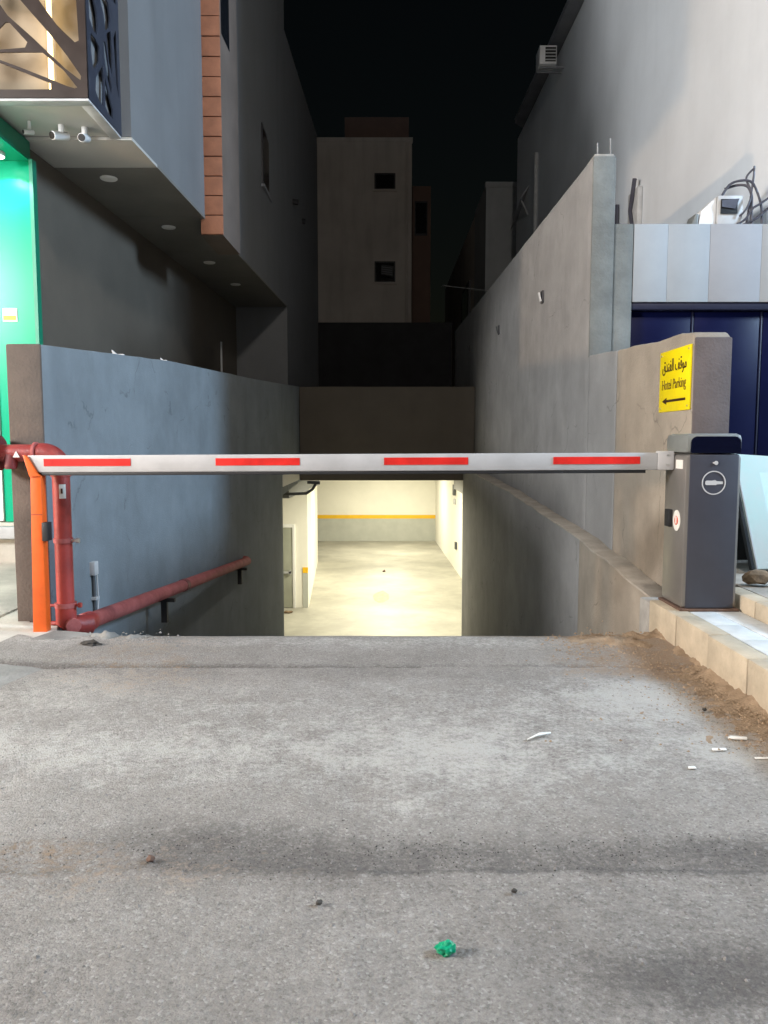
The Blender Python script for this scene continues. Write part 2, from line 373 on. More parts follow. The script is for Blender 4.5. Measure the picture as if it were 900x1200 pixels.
# concrete threshold at the top of the ramp, with the open joint towards the road
thr = MB(); prof = [(3.79, -.03), (3.80, -.012), (3.815, -.003), (3.88, .001), (4.0, .002), (4.12, .003), (4.24, .003), (4.34, .002), (4.42, -.004), (4.46, -.016), (4.60, -.045), (4.9, -.125), (5.4, -.265),
                    (9, -1.26), (15.3, -3.0)]
nxs = frange(-2.12, 1.9, .03); NP = 11
def crest_z(x, y): return .009 * n2(x, y, 1.7) + .0035 * n2(x, y, 8, 4) + .03 * max(0, abs(x + .05) - 1.15) ** 1.3
for y, z in prof[:NP]:
    for x in nxs:
        e = 1 if y < 4.5 else .3
        thr.v.append((x, y + (.022 * n2(x, 0, 2.1, 6) + .012 * n2(x, 0, 9, 2)) * (y < 3.9), z + crest_z(x, y) * e))
for j in range(NP - 1):
    for i in range(len(nxs) - 1):
        k = j * len(nxs) + i; thr.f.append((k, k + 1, k + 1 + len(nxs), k + len(nxs)))
o = struct('ramp_threshold', thr, 'road')
for p in o.data.polygons: p.use_smooth = True
ca = o.data.color_attributes.new('stain', 'FLOAT_COLOR', 'POINT'); dd = []
for v in o.data.vertices:
    x, y, z = v.co
    dd += [.9 * math.exp(-((y - 3.80) / .03) ** 2) + .25 * max(0, n2(x, y, 1.6, 3)), .45 * math.exp(-((y - 4.3) / .16) ** 2) + .25 * max(0, n2(x, y, 2, 9)), .9 * max(0, min(1, (x - .75) / .6)) + .35 * math.exp(-((x + 1.3) / .4) ** 2), 1]
ca.data.foreach_set('color', dd)
rp = MB()
for y, z in prof[NP - 1:]: rp.v += [(-2.12, y, z - .001), (1.9, y, z - .001)]
for j in range(len(prof) - NP): rp.f.append((2 * j, 2 * j + 1, 2 * j + 3, 2 * j + 2))
struct('ramp', rp, 'ramp')

# left: cement apron and pale pavement in front of the shop
inner = [(-1.52, 4.44), (-1.66, 4.0), (-1.80, 3.5), (-1.98, 2.9), (-2.3, 2.0), (-2.7, 1.0), (-3.2, 0), (-4, -2)]
ap = MB(); K = 7
for x, y in inner:
    for k in range(K):
        t = k / (K - 1); px = x - .42 * t
        ap.v.append((px, y, -.006 + .034 * t ** .7 + .007 * n2(px, y, 4) * (1 if 0 < k < K - 1 else .4)))
for j in range(len(inner) - 1):
    for k in range(K - 1):
        q = j * K + k; ap.f.append((q, q + 1, q + 1 + K, q + K))
o = struct('cement_apron', ap, 'apron')
for p in o.data.polygons: p.use_smooth = True
pv = MB(); po = [(x - .41, y) for x, y in inner]
poly = [(-2.01, 4.66), *po, (-60, -2), (-60, 8), (-2.2, 8), (-2.2, 4.66)]
pv.prism([(x, y, -.04) for x, y in poly], (0, 0, .066))
pv.box(-4.4, -2.26, 8.01, 12.4, -.04, .022); struct('left_pavement', pv, 'pave')
slabs = thing('pavement_slabs', 'pale concrete slabs in front of the lit green shop, left of the orange post', 'paving')
for i in range(3):
    for j in range(4):
        x1 = -2.44 - j * .52; y0 = 3.9 + i * .52
        box('slab', (x1 - .51, x1, y0, y0 + .51, .02, .036 + .002 * random.random()), 'pave', slabs, .004)

# right: stepped kerb platform carrying the barrier cabinet
plat = tag(bpy.data.objects.new('kerb_platform', None), kind='structure'); C.objects.link(plat)
y = 4.56; i = 0
while y > .4:
    d = random.uniform(-.004, .004)
    build('kerb_stone', MB().box(1.60 + d, 1.715 + d, y - .412, y, -.05, .188 + .4 * d), 'kerb', plat, .008); y -= .42; i += 1
for r_ in range(9):
    for c_ in range(2):
        x0 = 1.719 + .145 * c_; y1 = 4.56 - r_ * .31
        box('tile', (x0, x0 + .141, y1 - .306, y1, -.04, .187 + random.uniform(-.003, .003)), 'tile', plat, .003)
box('platform_end', (1.60, 2.0, 4.563, 4.74, -.3, .17), 'plaster_raw', plat, .01)
y = 4.52
while y > .4:
    d = random.uniform(-.004, .004)
    build('kerb_stone', MB().box(2.012 + d, 2.13 + d, y - .412, y, -.05, .275 + .4 * d), 'kerb', plat, .012); y -= .42
struct('upper_pavement', MB().box(2.135, 60, -6, 7.2, -.04, .272).box(2.135, 2.3, 7.2, 7.3, -.04, .29), 'upper_pave')
struct('right_road_edge', MB().box(1.62, 60, -40, -6.01, -.04, .18), 'upper_pave')

# dirt swept against the kerb
dt = MB(); dx = frange(.75, 1.61, .02); dy = frange(2.55, 4.56, .02)
for yy in dy:
    for x in dx:
        k = 1.6 - x
        h = .042 * math.exp(-k / .075) * (1.15 - .3 * abs(yy - 3.9)) + .050 * math.exp(-((x - 1.36) / .30) ** 2 - ((yy - 4.32) / .20) ** 2)
        h *= .62 + .6 * n2(x, yy, 6, 1) + .45 * n2(x, yy, 19, 2) + .2 * n2(x, yy, 47, 6)
        dt.v.append((x, yy, h - .0115 + .006 * n2(x, yy, 38, 3) - .45 * max(0, yy - 4.42) - .02 * (x < .8)))
nn = len(dx)
for j in range(len(dy) - 1):
    for i in range(nn - 1): dt.f.append((j * nn + i, j * nn + i + 1, (j + 1) * nn + i + 1, (j + 1) * nn + i))
o = tag(build('dirt', dt, 'dirt', smooth=180), 'brown dirt swept up along the tan kerb beside the barrier cabinet', 'dirt', kind='stuff')
# loose grit left by the pipe foot
dt = MB(); dx = frange(-1.97, -1.1, .02); dy = frange(4.1, 4.44, .02)
for yy in dy:
    for x in dx:
        h = -.016 + .045 * math.exp(-((x + 1.62) / .25) ** 2 - ((yy - 4.42) / .13) ** 2) * (.6 + 1.1 * n2(x, yy, 14, 1) + .5 * n2(x, yy, 33, 7))
        dt.v.append((x, yy, h + .001))
nn = len(dx)
for j in range(len(dy) - 1):
    for i in range(nn - 1): dt.f.append((j * nn + i, j * nn + i + 1, (j + 1) * nn + i + 1, (j + 1) * nn + i))
tag(build('rubble', dt, 'apron', smooth=180), 'broken cement crumbs at the foot of the red pipe', 'rubble', kind='stuff')

def scatter(name, n, fn, m, label):
    mb = MB()
    for _ in range(n):
        x, y, z, s = fn(); a = random.random() * 6.3
        vs = []
        for k in range(5):
            an = a + k * 1.2566 + random.uniform(-.3, .3); rr = s * random.uniform(.7, 1.2)
            vs.append((x + rr * math.cos(an), y + rr * math.sin(an), z - s * .2))
        vs += [(x + s * .25 * math.cos(a), y + s * .25 * math.sin(a), z + s * random.uniform(.5, .95))]
        mb.add(vs, [(k, (k + 1) % 5, 5) for k in range(5)])
    return tag(build(name, mb, m), label, 'gravel', kind='stuff')
def on_road():
    while 1:
        x = random.uniform(-2.2, 1.55); y = random.uniform(1.25, 3.75)
        w = .22 + .9 * math.exp(-((y - 2.05) / .14) ** 2) + .9 * math.exp(-((x - 1.45) / .25) ** 2) * (y > 2.6) + .6 * math.exp(-((x + 1.6) / .5) ** 2) + .35 * (y < 1.9)
        if random.random() < w: return x, y, road_z(x, y), random.choice((.0022, .003, .0035, .0045, .006)) * random.uniform(.7, 1.2)
scatter('gravel', 3600, on_road, 'gravel', 'loose grey grit scattered over the dusty asphalt')
def dark_band():
    while 1:
        x = random.gauss(.1, .8); y = random.gauss(2.06, .07)
        if -1.3 < x < 1.5: return x, y, road_z(x, y), random.uniform(.0018, .0042)
scatter('gravel', 500, dark_band, 'rubble', 'dark broken asphalt crumbs along the worn strip across the road')
def in_dirt():
    if random.random() < .75:
        y = random.uniform(2.7, 4.5); return 1.58 - random.expovariate(7), y, .006, random.uniform(.002, .008)
    return random.gauss(1.3, .2), random.gauss(4.2, .15), .006, random.uniform(.002, .009)
scatter('gravel', 1500, in_dirt, 'dirt', 'brown crumbs and small stones in the swept dirt')

def at_pipe():
    return random.gauss(-1.6, .2), random.gauss(4.32, .09), .004, random.uniform(.002, .010)
scatter('gravel', 260, at_pipe, 'apron', 'grey cement crumbs on the threshold in front of the red pipe')
# single litter
def litter(name, x, y, pts, m, label, cat, h=.004):
    mb = MB(); mb.prism([(x + a, y + b, road_z(x, y) + .003 + c) for a, b, c in pts], (0, 0, h))
    return tag(build(name, mb, m, None, .0008), label, cat)
litter('paper_strip', .60, 2.87, [(-.055, -.03, 0), (-.01, -.008, .01), (.05, .03, .004), (.052, .04, .004), (.0, .012, .012), (-.05, -.018, 0)], 'paper', 'thin white paper strip lying alone on the open road', 'litter')
litter('paper_scrap', 1.36, 2.86, [(-.035, .008, .002), (.03, -.012, .006), (.034, .002, .006), (-.02, .026, .002)], 'paper', 'folded white paper scrap on the road beside the brown dirt', 'litter', .008)
litter('paper_scrap', 1.245, 2.76, [(-.028, -.008, .0), (.026, -.006, .0), (.028, .012, .0), (-.022, .012, .0)], 'paper', 'flat off-white scrap left of the folded paper on the road', 'litter')
litter('paper_scrap', 1.37, 2.68, [(-.03, -.004, .0), (.03, -.006, .0), (.03, .008, .0), (-.03, .006, .0)], 'paper', 'narrow white scrap nearer than the folded paper on the road', 'litter')
litter('paper_scrap', 1.08, 2.60, [(-.014, -.006, .0), (.014, -.006, .0), (.014, .010, .0), (-.010, .010, .0)], 'paper', 'tiny white scrap on bare asphalt, nearest of the scraps by the kerb', 'litter')
def lump(name, x, y, z, s, m, label, cat, seed=1, sq=(1, 1, .7), sub=2, amp=.45):
    bm = bmesh.new(); bmesh.ops.create_icosphere(bm, subdivisions=sub, radius=s)
    for v in bm.verts:
        k = 1 + amp * noise.noise(v.co / s * 1.7 + Vector((seed, seed * 2.1, 0))) + .2 * noise.noise(v.co / s * 4 + Vector((0, seed, 0)))
        v.co = Vector((v.co.x * sq[0], v.co.y * sq[1], v.co.z * sq[2])) * k + Vector((x, y, z + s * sq[2] * .7))
    me = bpy.data.meshes.new(name); bm.to_mesh(me); bm.free()
    return tag(link(name, me, M[m]), label, cat)
lump('wrapper', .138, 1.62, -.004, .019, 'wrapper', 'crumpled bright green wrapper lying on the road', 'litter', 5, (1.1, .8, .8), 3, .55)
lump('stone', -.635, 2.245 - .25, 0, .012, 'stone', 'red-brown stone on the road, largest of the loose stones', 'stone', 2)
lump('stone', .33, 1.85, 0, .0075, 'rubble', 'small dark stone just nearer than the worn strip across the road', 'stone', 3)
lump('stone', -.16, 1.80, 0, .008, 'rubble', 'black pebble on the road below the middle of the worn strip', 'stone', 4)
lump('stone', -1.87, 3.18, 0, .014, 'rubble', 'black clod on the road beside the cement apron', 'stone', 6)
lump('stone', 1.36, 3.72 - .55, 0, .010, 'rubble', 'dark pebble on pale cement dust near the kerb', 'stone', 7)
lump('weed_clump', -1.63, 4.18, .0, .035, 'rubble', 'dark dried clump on the threshold in front of the red pipe foot', 'debris', 8, (1.3, .7, .6), 3, .9)

# ------------------------------------------------------------------ ramp walls
lw = [(-2.07, -2.275, 4.70, -.4, 1.722), (-2.0, -2.20, 7.3, -1.3, 1.892), (-1.76, -1.96, 10.6, -2.4, 1.99), (-1.652, -1.852, 12.5, -3.2, 2.07)]
lw2 = [(-1.652, -1.852, 12.501, .27, 2.07), (-1.64, -1.84, 14.9, .36, 2.195), (-1.63, -1.83, 15.1, .36, 2.2)]
L_ = thing('ramp_wall', 'blue-grey rendered wall down the ramp behind the orange post', 'wall')
build('wall_face', MB().strip(rough_strip(lw)), 'plaster_cool_lit', L_, .012)
build('wall_face', MB().strip(rough_strip(lw2)), 'plaster_cool_lit', L_, .008)
build('darkened_end', MB().box(-2.277, -2.068, 4.688, 4.712, -.1, 1.723), 'darkened_end', L_, .010)
for nm, x, yy, z, sz in (('clip', -2.10, 6.15, 1.80, .036), ('clip', -2.08, 7.35, 1.89, .022)):
    mb = MB().prism([(x - sz, yy, z), (x + sz * 1.2, yy, z), (x + sz * 1.2, yy, z + sz * .75), (x - sz * .3, yy, z + sz * .75), (x - sz * 1.4, yy, z + sz * 1.7)], (0, .03, 0))
    tag(build('wall_scrap', mb, 'galv'), 'bent pale scrap lying on top of the left ramp wall' if sz > .03 else 'small pale nub on the left ramp wall top beyond the bent scrap', 'scrap')

Rw = thing('ramp_wall', 'low rendered wall carrying the yellow sign beside the barrier cabinet', 'wall')
prof_r = [(1.893, 2.118, 4.75, -.4, 1.775), (1.893, 2.118, 4.80, -.4, 1.806), (1.891, 2.116, 5.0, -.4, 1.83), (1.887, 2.112, 5.4, -.4, 1.832), (1.88, 2.106, 6.0, -.4, 1.86), (1.868, 2.09, 7.098, -.4, 1.918)]
build('wall_face', MB().strip(rough_strip(prof_r[:4] + [(1.877, 2.102, 6.28, -.4, 1.877)], .05, .009)), 'plaster_warm_lit', Rw, .022)
build('wall_face', MB().strip(rough_strip([(1.879, 2.101, 6.284, -.4, 1.876), prof_r[-1]], .05, .007)), 'plaster', Rw, .008)  # greyer colour from where the warm light stops
build('darkened_end', MB().box(1.891, 2.12, 4.738, 4.762, .1, 1.772), 'darkened_end_mauve', Rw, .012)
led = [(1.725, 1.888, 4.75, -.4, .125), (1.723, 1.886, 5.2, -.5, .16), (1.715, 1.882, 6.7, -1, .29), (1.66, 1.85, 10.3, -2.2, .48), (1.56, 1.80, 13.7, -3.1, .60), (1.53, 1.74, 14.895, -3.2, .63)]
led1 = rough_strip(led[:3], .12, .014); led2 = rough_strip([(1.718, 1.882, 6.704, -1, .288)] + led[3:], .12, .012)
build('ledge', MB().strip(led1), 'plaster_warm_lit', Rw, .012)
build('ledge', MB().strip(led2), 'plaster', Rw, .012)  # rear ledge coloured as out of the warm light
build('ledge_top', MB().strip([(a - .004, b, y, z1 - .01, z1 + .006) for a, b, y, z0, z1 in led1 + led2[1:]]), 'ledge_dust_lit', Rw, .004)
T_ = thing('boundary_wall', 'tall grey boundary wall rising above the low wall with the sign', 'wall')
tw = [(1.866, 2.066, 7.10, .0, 3.67), (1.80, 2.0, 11.5, .0, 3.70), (1.755, 1.95, 15.0, .0, 3.74), (1.70, 1.90, 18.7, .0, 3.79)]
build('wall_face', MB().strip(rough_strip(tw, .14, .008)), 'plaster', T_, .012)
box('pillar', (2.069, 2.245, 7.102, 7.45, .2, 3.088), 'raw_grey', T_, .01)
box('darkened_end', (1.864, 2.067, 7.086, 7.112, 1.9, 3.668), 'raw_grey', T_, .008)
lumpbox = MB().box(1.88, 2.06, 7.12, 7.4, 3.672, 3.70); build('mortar_cap', lumpbox, 'plaster_raw', T_, .01)
for x, h in ((1.93, .12), (2.045, .16)):
    build('rebar', MB().tube([(x, 7.2, 3.65), (x - .005, 7.2, 3.70 + h)], .007, 6), 'steel', T_)
for x, yy, z, s, m, lab in ((1.835, 9.0, 2.80, .07, 'white_plastic', 'white flap of an outlet on the tall boundary wall'), (1.795, 12.1, 2.87, .07, 'conduit', 'dark pipe stub on the tall wall beyond the white outlet'),
                         (1.75, 15.8, 3.03, .06, 'conduit', 'faint dark stub on the tall wall, farthest of the outlets')):
    t = thing('wall_outlet', lab, 'outlet')
    build('sleeve', MB().box(x - .02, x + .04, yy, yy + .1, z - s, z + s), 'dark_frame', t, .004)
    build('flap', MB().prism([(x - .021, yy + .02, z - s * .7), (x - .021, yy + .09, z - s * .7), (x - .045, yy + .08, z + s * .7), (x - .045, yy + .03, z + s * .7)], (-.01, 0, .004)), m, t)
B_ = thing('cross_wall', 'dark wall across the end of the ramp over the garage opening', 'wall')
build('wall_face', MB().box(-1.628, 1.748, 14.9, 15.1, .393, 2.193), 'plaster_dark', B_, .01)

# ------------------------------------------------------------------ garage below
struct('garage_floor', MB().add([(-4.3, 12.6, -3.001), (2.6, 12.6, -3.001), (2.6, 32.2, -3.001), (-4.3, 32.2, -3.001)], [(0, 1, 2, 3)]), 'gfloor')
struct('garage_ceiling', MB().box(-4.3, 2.6, 15.11, 32.2, .40, .6).box(-4.3, -1.64, 12.505, 15.09, .41, .6), 'gwall')
G = tag(bpy.data.objects.new('garage_wall', None), kind='structure'); C.objects.link(G)
box('far_wall', (-2.79, 2.5, 31.97, 32.15, -3.0, .40), 'gwall', G)
box('far_wall_return', (-4.3, -2.8, 27.0, 27.2, -3.0, .4), 'gwall', G)
build('right_wall', MB().prism([(1.545, 14.95, -3), (1.545, 15.1, -3), (2.36, 15.3, -3), (2.36, 22.8, -3), (2.15, 31.96, -3), (2.6, 31.96, -3), (2.6, 14.95, -3)], (0, 0, 3.395)), 'gwall', G)
box('door_wall', (-4.3, -1.90, 18.97, 19.2, -3.0, .40), 'gwall', G)
build('side_wall', MB().prism([(-1.902, 19.203, -3), (-2.3, 26.4, -3), (-2.5, 26.4, -3), (-2.1, 19.203, -3)], (0, 0, 3.4)), 'gwall', G)
box('left_wall', (-4.45, -4.3, 12.4, 27.2, -3.0, .4), 'gwall', G)
box('entry_wall', (-4.3, -1.86, 12.38, 12.5, -3.0, .4), 'gwall', G)
box('dado', (-2.79, 2.15, 31.955, 31.968, -3.0, -2.05), 'dado', G); box('dado_band', (-2.79, 2.15, 31.95, 31.968, -2.05, -1.90), 'band', G)
box('dado', (-2.03, -1.897, 18.955, 18.968, -3.0, -2.12), 'dado', G); box('dado_band', (-2.03, -1.896, 18.95, 18.968, -2.12, -1.98), 'band', G)
D = thing('steel_door', 'grey-green steel door in a pale frame inside the garage', 'door')
box('door_leaf', (-3.1, -2.28, 18.93, 18.966, -2.99, -.98), 'door', D, .004)
mb = MB().box(-2.277, -2.21, 18.915, 18.966, -3, -.90).box(-3.17, -3.103, 18.915, 18.966, -3, -.90).box(-3.103, -2.277, 18.915, 18.966, -.977, -.90)
build('door_frame', mb, 'white', D, .003)
build('push_bar', MB().box(-3.0, -2.31, 18.87, 18.90, -2.12, -2.07).box(-3.0, -2.94, 18.87, 18.93, -2.14, -2.05).box(-2.37, -2.31, 18.87, 18.93, -2.14, -2.05), 'galv', D)
t = thing('duct_pipe', 'dark pipe run bending under the garage ceiling by the left wall', 'pipe')
build('pipe_run', MB().tube([(-2.6, 14.6, .14), (-1.75, 14.6, .15), (-1.48, 14.6, .16), (-1.36, 14.6, .24), (-1.30, 14.6, .34)], .028, 8), 'conduit', t)
build('pipe_run', MB().tube([(-1.46, 14.62, .37), (-1.22, 14.62, .36)], .03, 8), 'conduit', t)
t = thing('wall_switch', 'small dark switch box on the right garage wall', 'switch'); box('switch_box', (2.26, 2.33, 24.2, 24.45, -2.27, -2.05), 'conduit', t)
t = thing('fire_bell', 'dark fixtures high on the right garage wall near the lintel', 'fixture')
build('bell', MB().box(2.23, 2.30, 24.6, 25.0, -.58, -.24), 'conduit', t, .01); build('cable_gland', MB().box(2.25, 2.31, 24.65, 24.9, -.86, -.70), 'galv', t, .005)
t = thing('loudspeaker_box', 'pale round fixture on the garage door wall under the ceiling', 'fixture')
build('housing', MB().tube([(-1.95, 18.965, .05), (-1.95, 18.80, .05)], .14, 16), 'galv', t, .01)
lump('floor_litter', -2.33, 18.35, -3.0, .07, 'wood', 'small brown scrap on the garage floor by the steel door', 'litter', 4, (1.6, 1, .5))
mk = MB(); pts = [(-.08 + .22 * math.cos(a) * (1 + .35 * n2(math.cos(a), math.sin(a), 3)), 20.3 + .75 * math.sin(a) * (1 + .35 * n2(math.cos(a), math.sin(a), 3, 5)), -2.996) for a in [k * .45 for k in range(14)]]
mk.add(pts, [tuple(range(14))]); struct('floor_marking', mk, 'paint_yellow')
lump('floor_litter', 0, 24.3, -3.0, .05, 'stone', 'dark speck of litter far back in the middle of the garage floor', 'litter', 9)
def light(name, kind, loc, energy, col, size=.1, rot=None, spot=None, parent=None, blend=.3, size_y=None):
    l = bpy.data.lights.new(name, kind); l.energy = energy; l.color = col
    if kind == 'AREA':
        l.size = size
        if size_y: l.shape = 'RECTANGLE'; l.size_y = size_y
    else: l.shadow_soft_size = size
    if spot: l.spot_size = spot; l.spot_blend = blend
    o = bpy.data.objects.new(name, l); C.objects.link(o); o.location = loc
    if rot: o.rotation_euler = rot
    if parent: o.parent = parent
    return o
GARAGE_W = 250
for i, (x, yy) in enumerate(((.1, 17.5), (.1, 22.5), (.1, 28.5), (-3.2, 16.2))):
    t = thing('ceiling_light', ('lit tube light on the garage ceiling nearest the ramp', 'lit tube light over the middle of the garage', 'lit tube light by the far garage wall', 'lit tube light near the steel door')[i], 'lamp', 'tube lights on the garage ceiling')
    box('housing', (x - .08, x + .08, yy - .6, yy + .6, .345, .398), 'white', t)
    build('tube', MB().tube([(x, yy - .58, .325), (x, yy + .58, .325)], .016, 8), 'tube_warm', t)
    light('tube_glow', 'AREA', (x, yy, .29), GARAGE_W if i < 3 else GARAGE_W * .35, (1, .95, .76), .15, None, None, t, size_y=1.1)

# ------------------------------------------------------------------ left building
LB = thing('left_building', 'grey building with a long overhang above the ramp and orange tile fin', 'building')
def lx(y): return lerp(-2.23, -1.924, (y - 7.05) / 8.3)
SZ = 3.82
mb = MB().prism([(lx(7.05), 7.05, SZ), (lx(15.5), 15.5, SZ), (-11, 15.5, SZ), (-11, 7.05, SZ)], (0, 0, 11))
build('upper_wall', mb, 'facade', LB)
mb = MB().prism([(-1.92, 15.505, -.0), (-1.735, 20.6, 0), (-11, 20.6, 0), (-11, 15.505, 0)], (0, 0, 9.02))
build('rear_wall', mb, 'facade', LB)
mb = MB().prism([(-3.22, 7.15, 0), (-2.93, 15.5, 0), (-11, 15.5, 0), (-11, 7.15, 0)], (0, 0, SZ - .035))
build('ground_wall', mb, 'plaster_dark', LB)
# soffit boards with open joints
ys = [7.05, 7.75, 9.35, 11.05, 12.75, 15.49]
for a, b in zip(ys, ys[1:]):
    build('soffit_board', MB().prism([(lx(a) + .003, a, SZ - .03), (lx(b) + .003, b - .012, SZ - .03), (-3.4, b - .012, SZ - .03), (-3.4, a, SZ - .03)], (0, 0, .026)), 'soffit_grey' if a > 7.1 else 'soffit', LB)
for k, (x, yy) in enumerate(((-2.78, 8.03), (-2.67, 9.80), (-2.59, 11.68), (-2.51, 13.27))):
    d = build('downlight', MB().tube([(x, yy, SZ), (x, yy, SZ - .038), (x, yy, SZ - .044)], [.085, .085, .078], 24), 'white', LB, smooth=40)
    build('diffuser', MB().tube([(x, yy, SZ - .04), (x, yy, SZ - .047)], .062, 20), 'dead_lamp', d)
# projecting fin with orange tiles to the street
FZ = 3.61
fin = build('fin', MB().prism([(-2.20, 9.50, FZ), (-1.930, 9.50, FZ), (-1.905, 10.45, FZ), (-2.20, 10.45, FZ)], (0, 0, 10)), 'fin', LB)
for k in range(30):
    z = FZ + .005 + k * .226; d = random.uniform(-.004, .004)
    build('brick', MB().box(-2.19, -1.926, 9.46 + d, 9.497, z, z + .215), 'brick', fin, .005)
build('fin_window', MB().prism([(-1.932, 9.56, 5.95), (-1.921, 10.0, 5.95), (-1.921, 10.0, 9.0), (-1.932, 9.56, 9.0)], (.006, 0, 0)), 'glass_dark', fin)
x = lx(12.68)
x += .015
w = build('window', MB().box(x - .02, x + .02, 13.05, 13.85, 5.36, 6.33), 'dark_frame', LB, .004)
box('pane', (x + .015, x + .024, 13.12, 13.78, 5.43, 6.26), 'glass_dark', w)
build('sill', MB().box(x - .02, x + .05, 13.02, 13.88, 5.31, 5.355), 'cornice', w)
for yy in (16.4, 17.8):
    build('vent_stub', MB().tube([(-1.93, yy, 6.1), (-1.77, yy, 6.07)], .06, 8), 'dark_frame', LB)
build('down_pipe', MB().tube([(-2.97, 14.2, 2.25), (-2.97, 14.2, 2.95)], .025, 8), 'galv', LB)

# lattice sign box hanging off the front corner
LS = thing('lattice_sign', 'brown cut-metal lattice box lit from inside above the shop corner', 'facade screen')
def fr(px, py):                                   # front plate: plate coordinates, metres from its lower right corner
    return (px * .001015, py * .001015)
ZB = SZ
front_holes = [[(280, 45), (395, -90), (500, -90), (513, 280), (490, 290), (430, 235), (385, 190)],
               [(-20, -35), (60, -120), (180, -60), (130, 0), (350, 250), (440, 365), (520, 480), (515, 503), (430, 440), (240, 262), (100, 140)],
               [(-120, 60), (0, 90), (36, 130), (36, 165), (0, 200), (-120, 190)],
               [(-30, 290), (85, 178), (107, 178), (210, 290), (195, 320), (60, 330), (-60, 328)],
               [(-60, 352), (70, 345), (295, 345), (420, 450), (495, 545), (480, 550), (430, 535), (330, 495), (160, 430)],
               [(-160, 395), (30, 398), (340, 520), (340, 555), (-140, 557), (-200, 480)],
               [(-420, -60), (-150, -20), (-160, 180), (-420, 260)], [(-420, 300), (-110, 230), (-220, 400), (-420, 540)],
               [(-400, -400), (-60, -420), (-90, -120), (-380, -110)], [(0, -420), (200, -400), (160, -130), (20, -180)], [(250, -420), (500, -420), (500, -140), (260, -60)],
               [(-900, -400), (-470, -380), (-480, 100), (-900, 20)], [(-900, 100), (-470, 170), (-480, 540), (-900, 520)]]
XF, YF = -2.32, 6.29
outer = [(-1000, -480), (555, -480), (555, 603), (-1000, 603)]
def pl(poly, sx, zx): return [((x - 555) * sx, (603 - y) * zx) for x, y in poly]
kx = (105 / 555) * 6.29 / 900
xf = Matrix.Translation((XF, YF, ZB)) @ Matrix.Rotation(R(90), 4, 'X')
flat_shape('front_plate', pl(outer, kx, kx), [pl(h, kx, kx) for h in front_holes], .012, xf, 'lattice', LS)
# side plate, u along Y (0..0.57), v up
LEN = .75; HT = 1.456
def sp(x, y):
    u = (x - 555) / 260; return (u * .575, (603 + 252 * u - y) * .00102 * (1 + .12 * u))
side_holes = [[sp(*q) for q in h] for h in (
    [(572, -200), (620, -200), (604, -40), (602, 0), (632, 130), (636, 200), (628, 250), (600, 215), (575, 150)],
    [(583, 235), (620, 275), (645, 320), (640, 400), (605, 440), (590, 420), (580, 330)],
    [(610, 490), (665, 430), (672, 520), (662, 655), (630, 620), (605, 560)],
    [(685, 500), (712, 600), (742, 690), (740, 740), (700, 700), (680, 660)],
    [(640, -200), (665, -200), (680, 0), (730, 90), (742, 180), (730, 228), (700, 235), (690, 150), (665, 60), (640, 0)],
    [(690, -200), (760, -200), (755, 60), (738, 70), (700, 20)],
    [(708, 255), (742, 245), (752, 380), (745, 500), (722, 420)],
    [(772, -200), (795, -200), (795, 110), (777, 90)], [(767, 290), (788, 250), (795, 480), (800, 640), (782, 560)],
    [(682, 290), (696, 300), (738, 560), (732, 600), (704, 500), (684, 380)],
    [(580, -470), (690, -470), (650, -230), (585, -230)], [(720, -470), (795, -470), (790, -230), (700, -230)])]
xf = Matrix(((0, 0, 1, XF + .001), (1, 0, 0, YF + .007), (0, 1, 0, ZB), (0, 0, 0, 1)))
mbp = xf.copy()
flat_shape('side_plate', [(0, 0), (LEN, 0), (LEN, HT), (0, HT)], [[(u * 1.3, v * 1.3) for u, v in h] for h in side_holes], .012, xf, 'lattice_side', LS)
box('backing', (-4.2, XF - .05, 6.88, 6.90, ZB + .02, 5.3), 'lattice_back', LS)
build('side_backing', MB().box(XF - .045, XF - .035, YF + .03, 6.89, ZB + .02, 5.3), 'facade', LS)
box('bottom_plate', (-5.4, XF - .007, YF + .008, 7.045, ZB - .002, ZB + .012), 'soffit', LS)
build('bottom_trim', MB().box(-5.4, XF + .004, YF - .004, YF + .09, ZB - .022, ZB - .004).box(XF - .09, XF + .004, YF + .092, 7.045, ZB - .022, ZB - .004), 'galv', LS, .003)
lamp = build('strip_lamp', MB().box(-2.835, -2.805, 6.80, 6.84, ZB + .06, 5.28), 'lattice_lamp', LS)
lamp.name = 'strip_lamp'
light('strip_glow', 'AREA', (-2.82, 6.74, 4.55), 1.4, (1, .72, .36), .06, (R(90), 0, 0), None, LS, size_y=1.35)
build('shop_soffit', MB().box(-5.4, -3.41, 7.05, 7.14, SZ - .03, SZ), 'soffit', LB)

# security cameras under the box
for x, yy, dirx, lab in ((-2.745, 6.78, -.5, 'white bullet camera under the lattice box, aimed to the left'), (-2.98, 6.70, -.8, 'second bullet camera at the left end of the soffit pair'), (-2.565, 6.83, .05, 'white camera under the lattice box facing straight out with black lens')):
    t = thing('security_camera', lab, 'camera', 'security cameras under the shop corner')
    big = dirx > -.7
    s = 1 if big else .55
    build('mount', MB().tube([(x, yy + .02, SZ), (x, yy + .02, SZ - .07)], .026 * s, 10), 'white_plastic', t)
    d = Vector((dirx, -.8, -.25)).normalized() * .15 * s
    c0 = Vector((x, yy + .02, SZ - .09))
    build('body', MB().tube([c0 - d * .45, c0 - d * .4, c0 + d * .6, c0 + d * .62], [.026 * s, .035 * s, .035 * s, .031 * s], 14), 'white_plastic', t, smooth=50)
    build('lens', MB().tube([c0 + d * .60, c0 + d * .66],  .03 * s, 14), 'black', t)

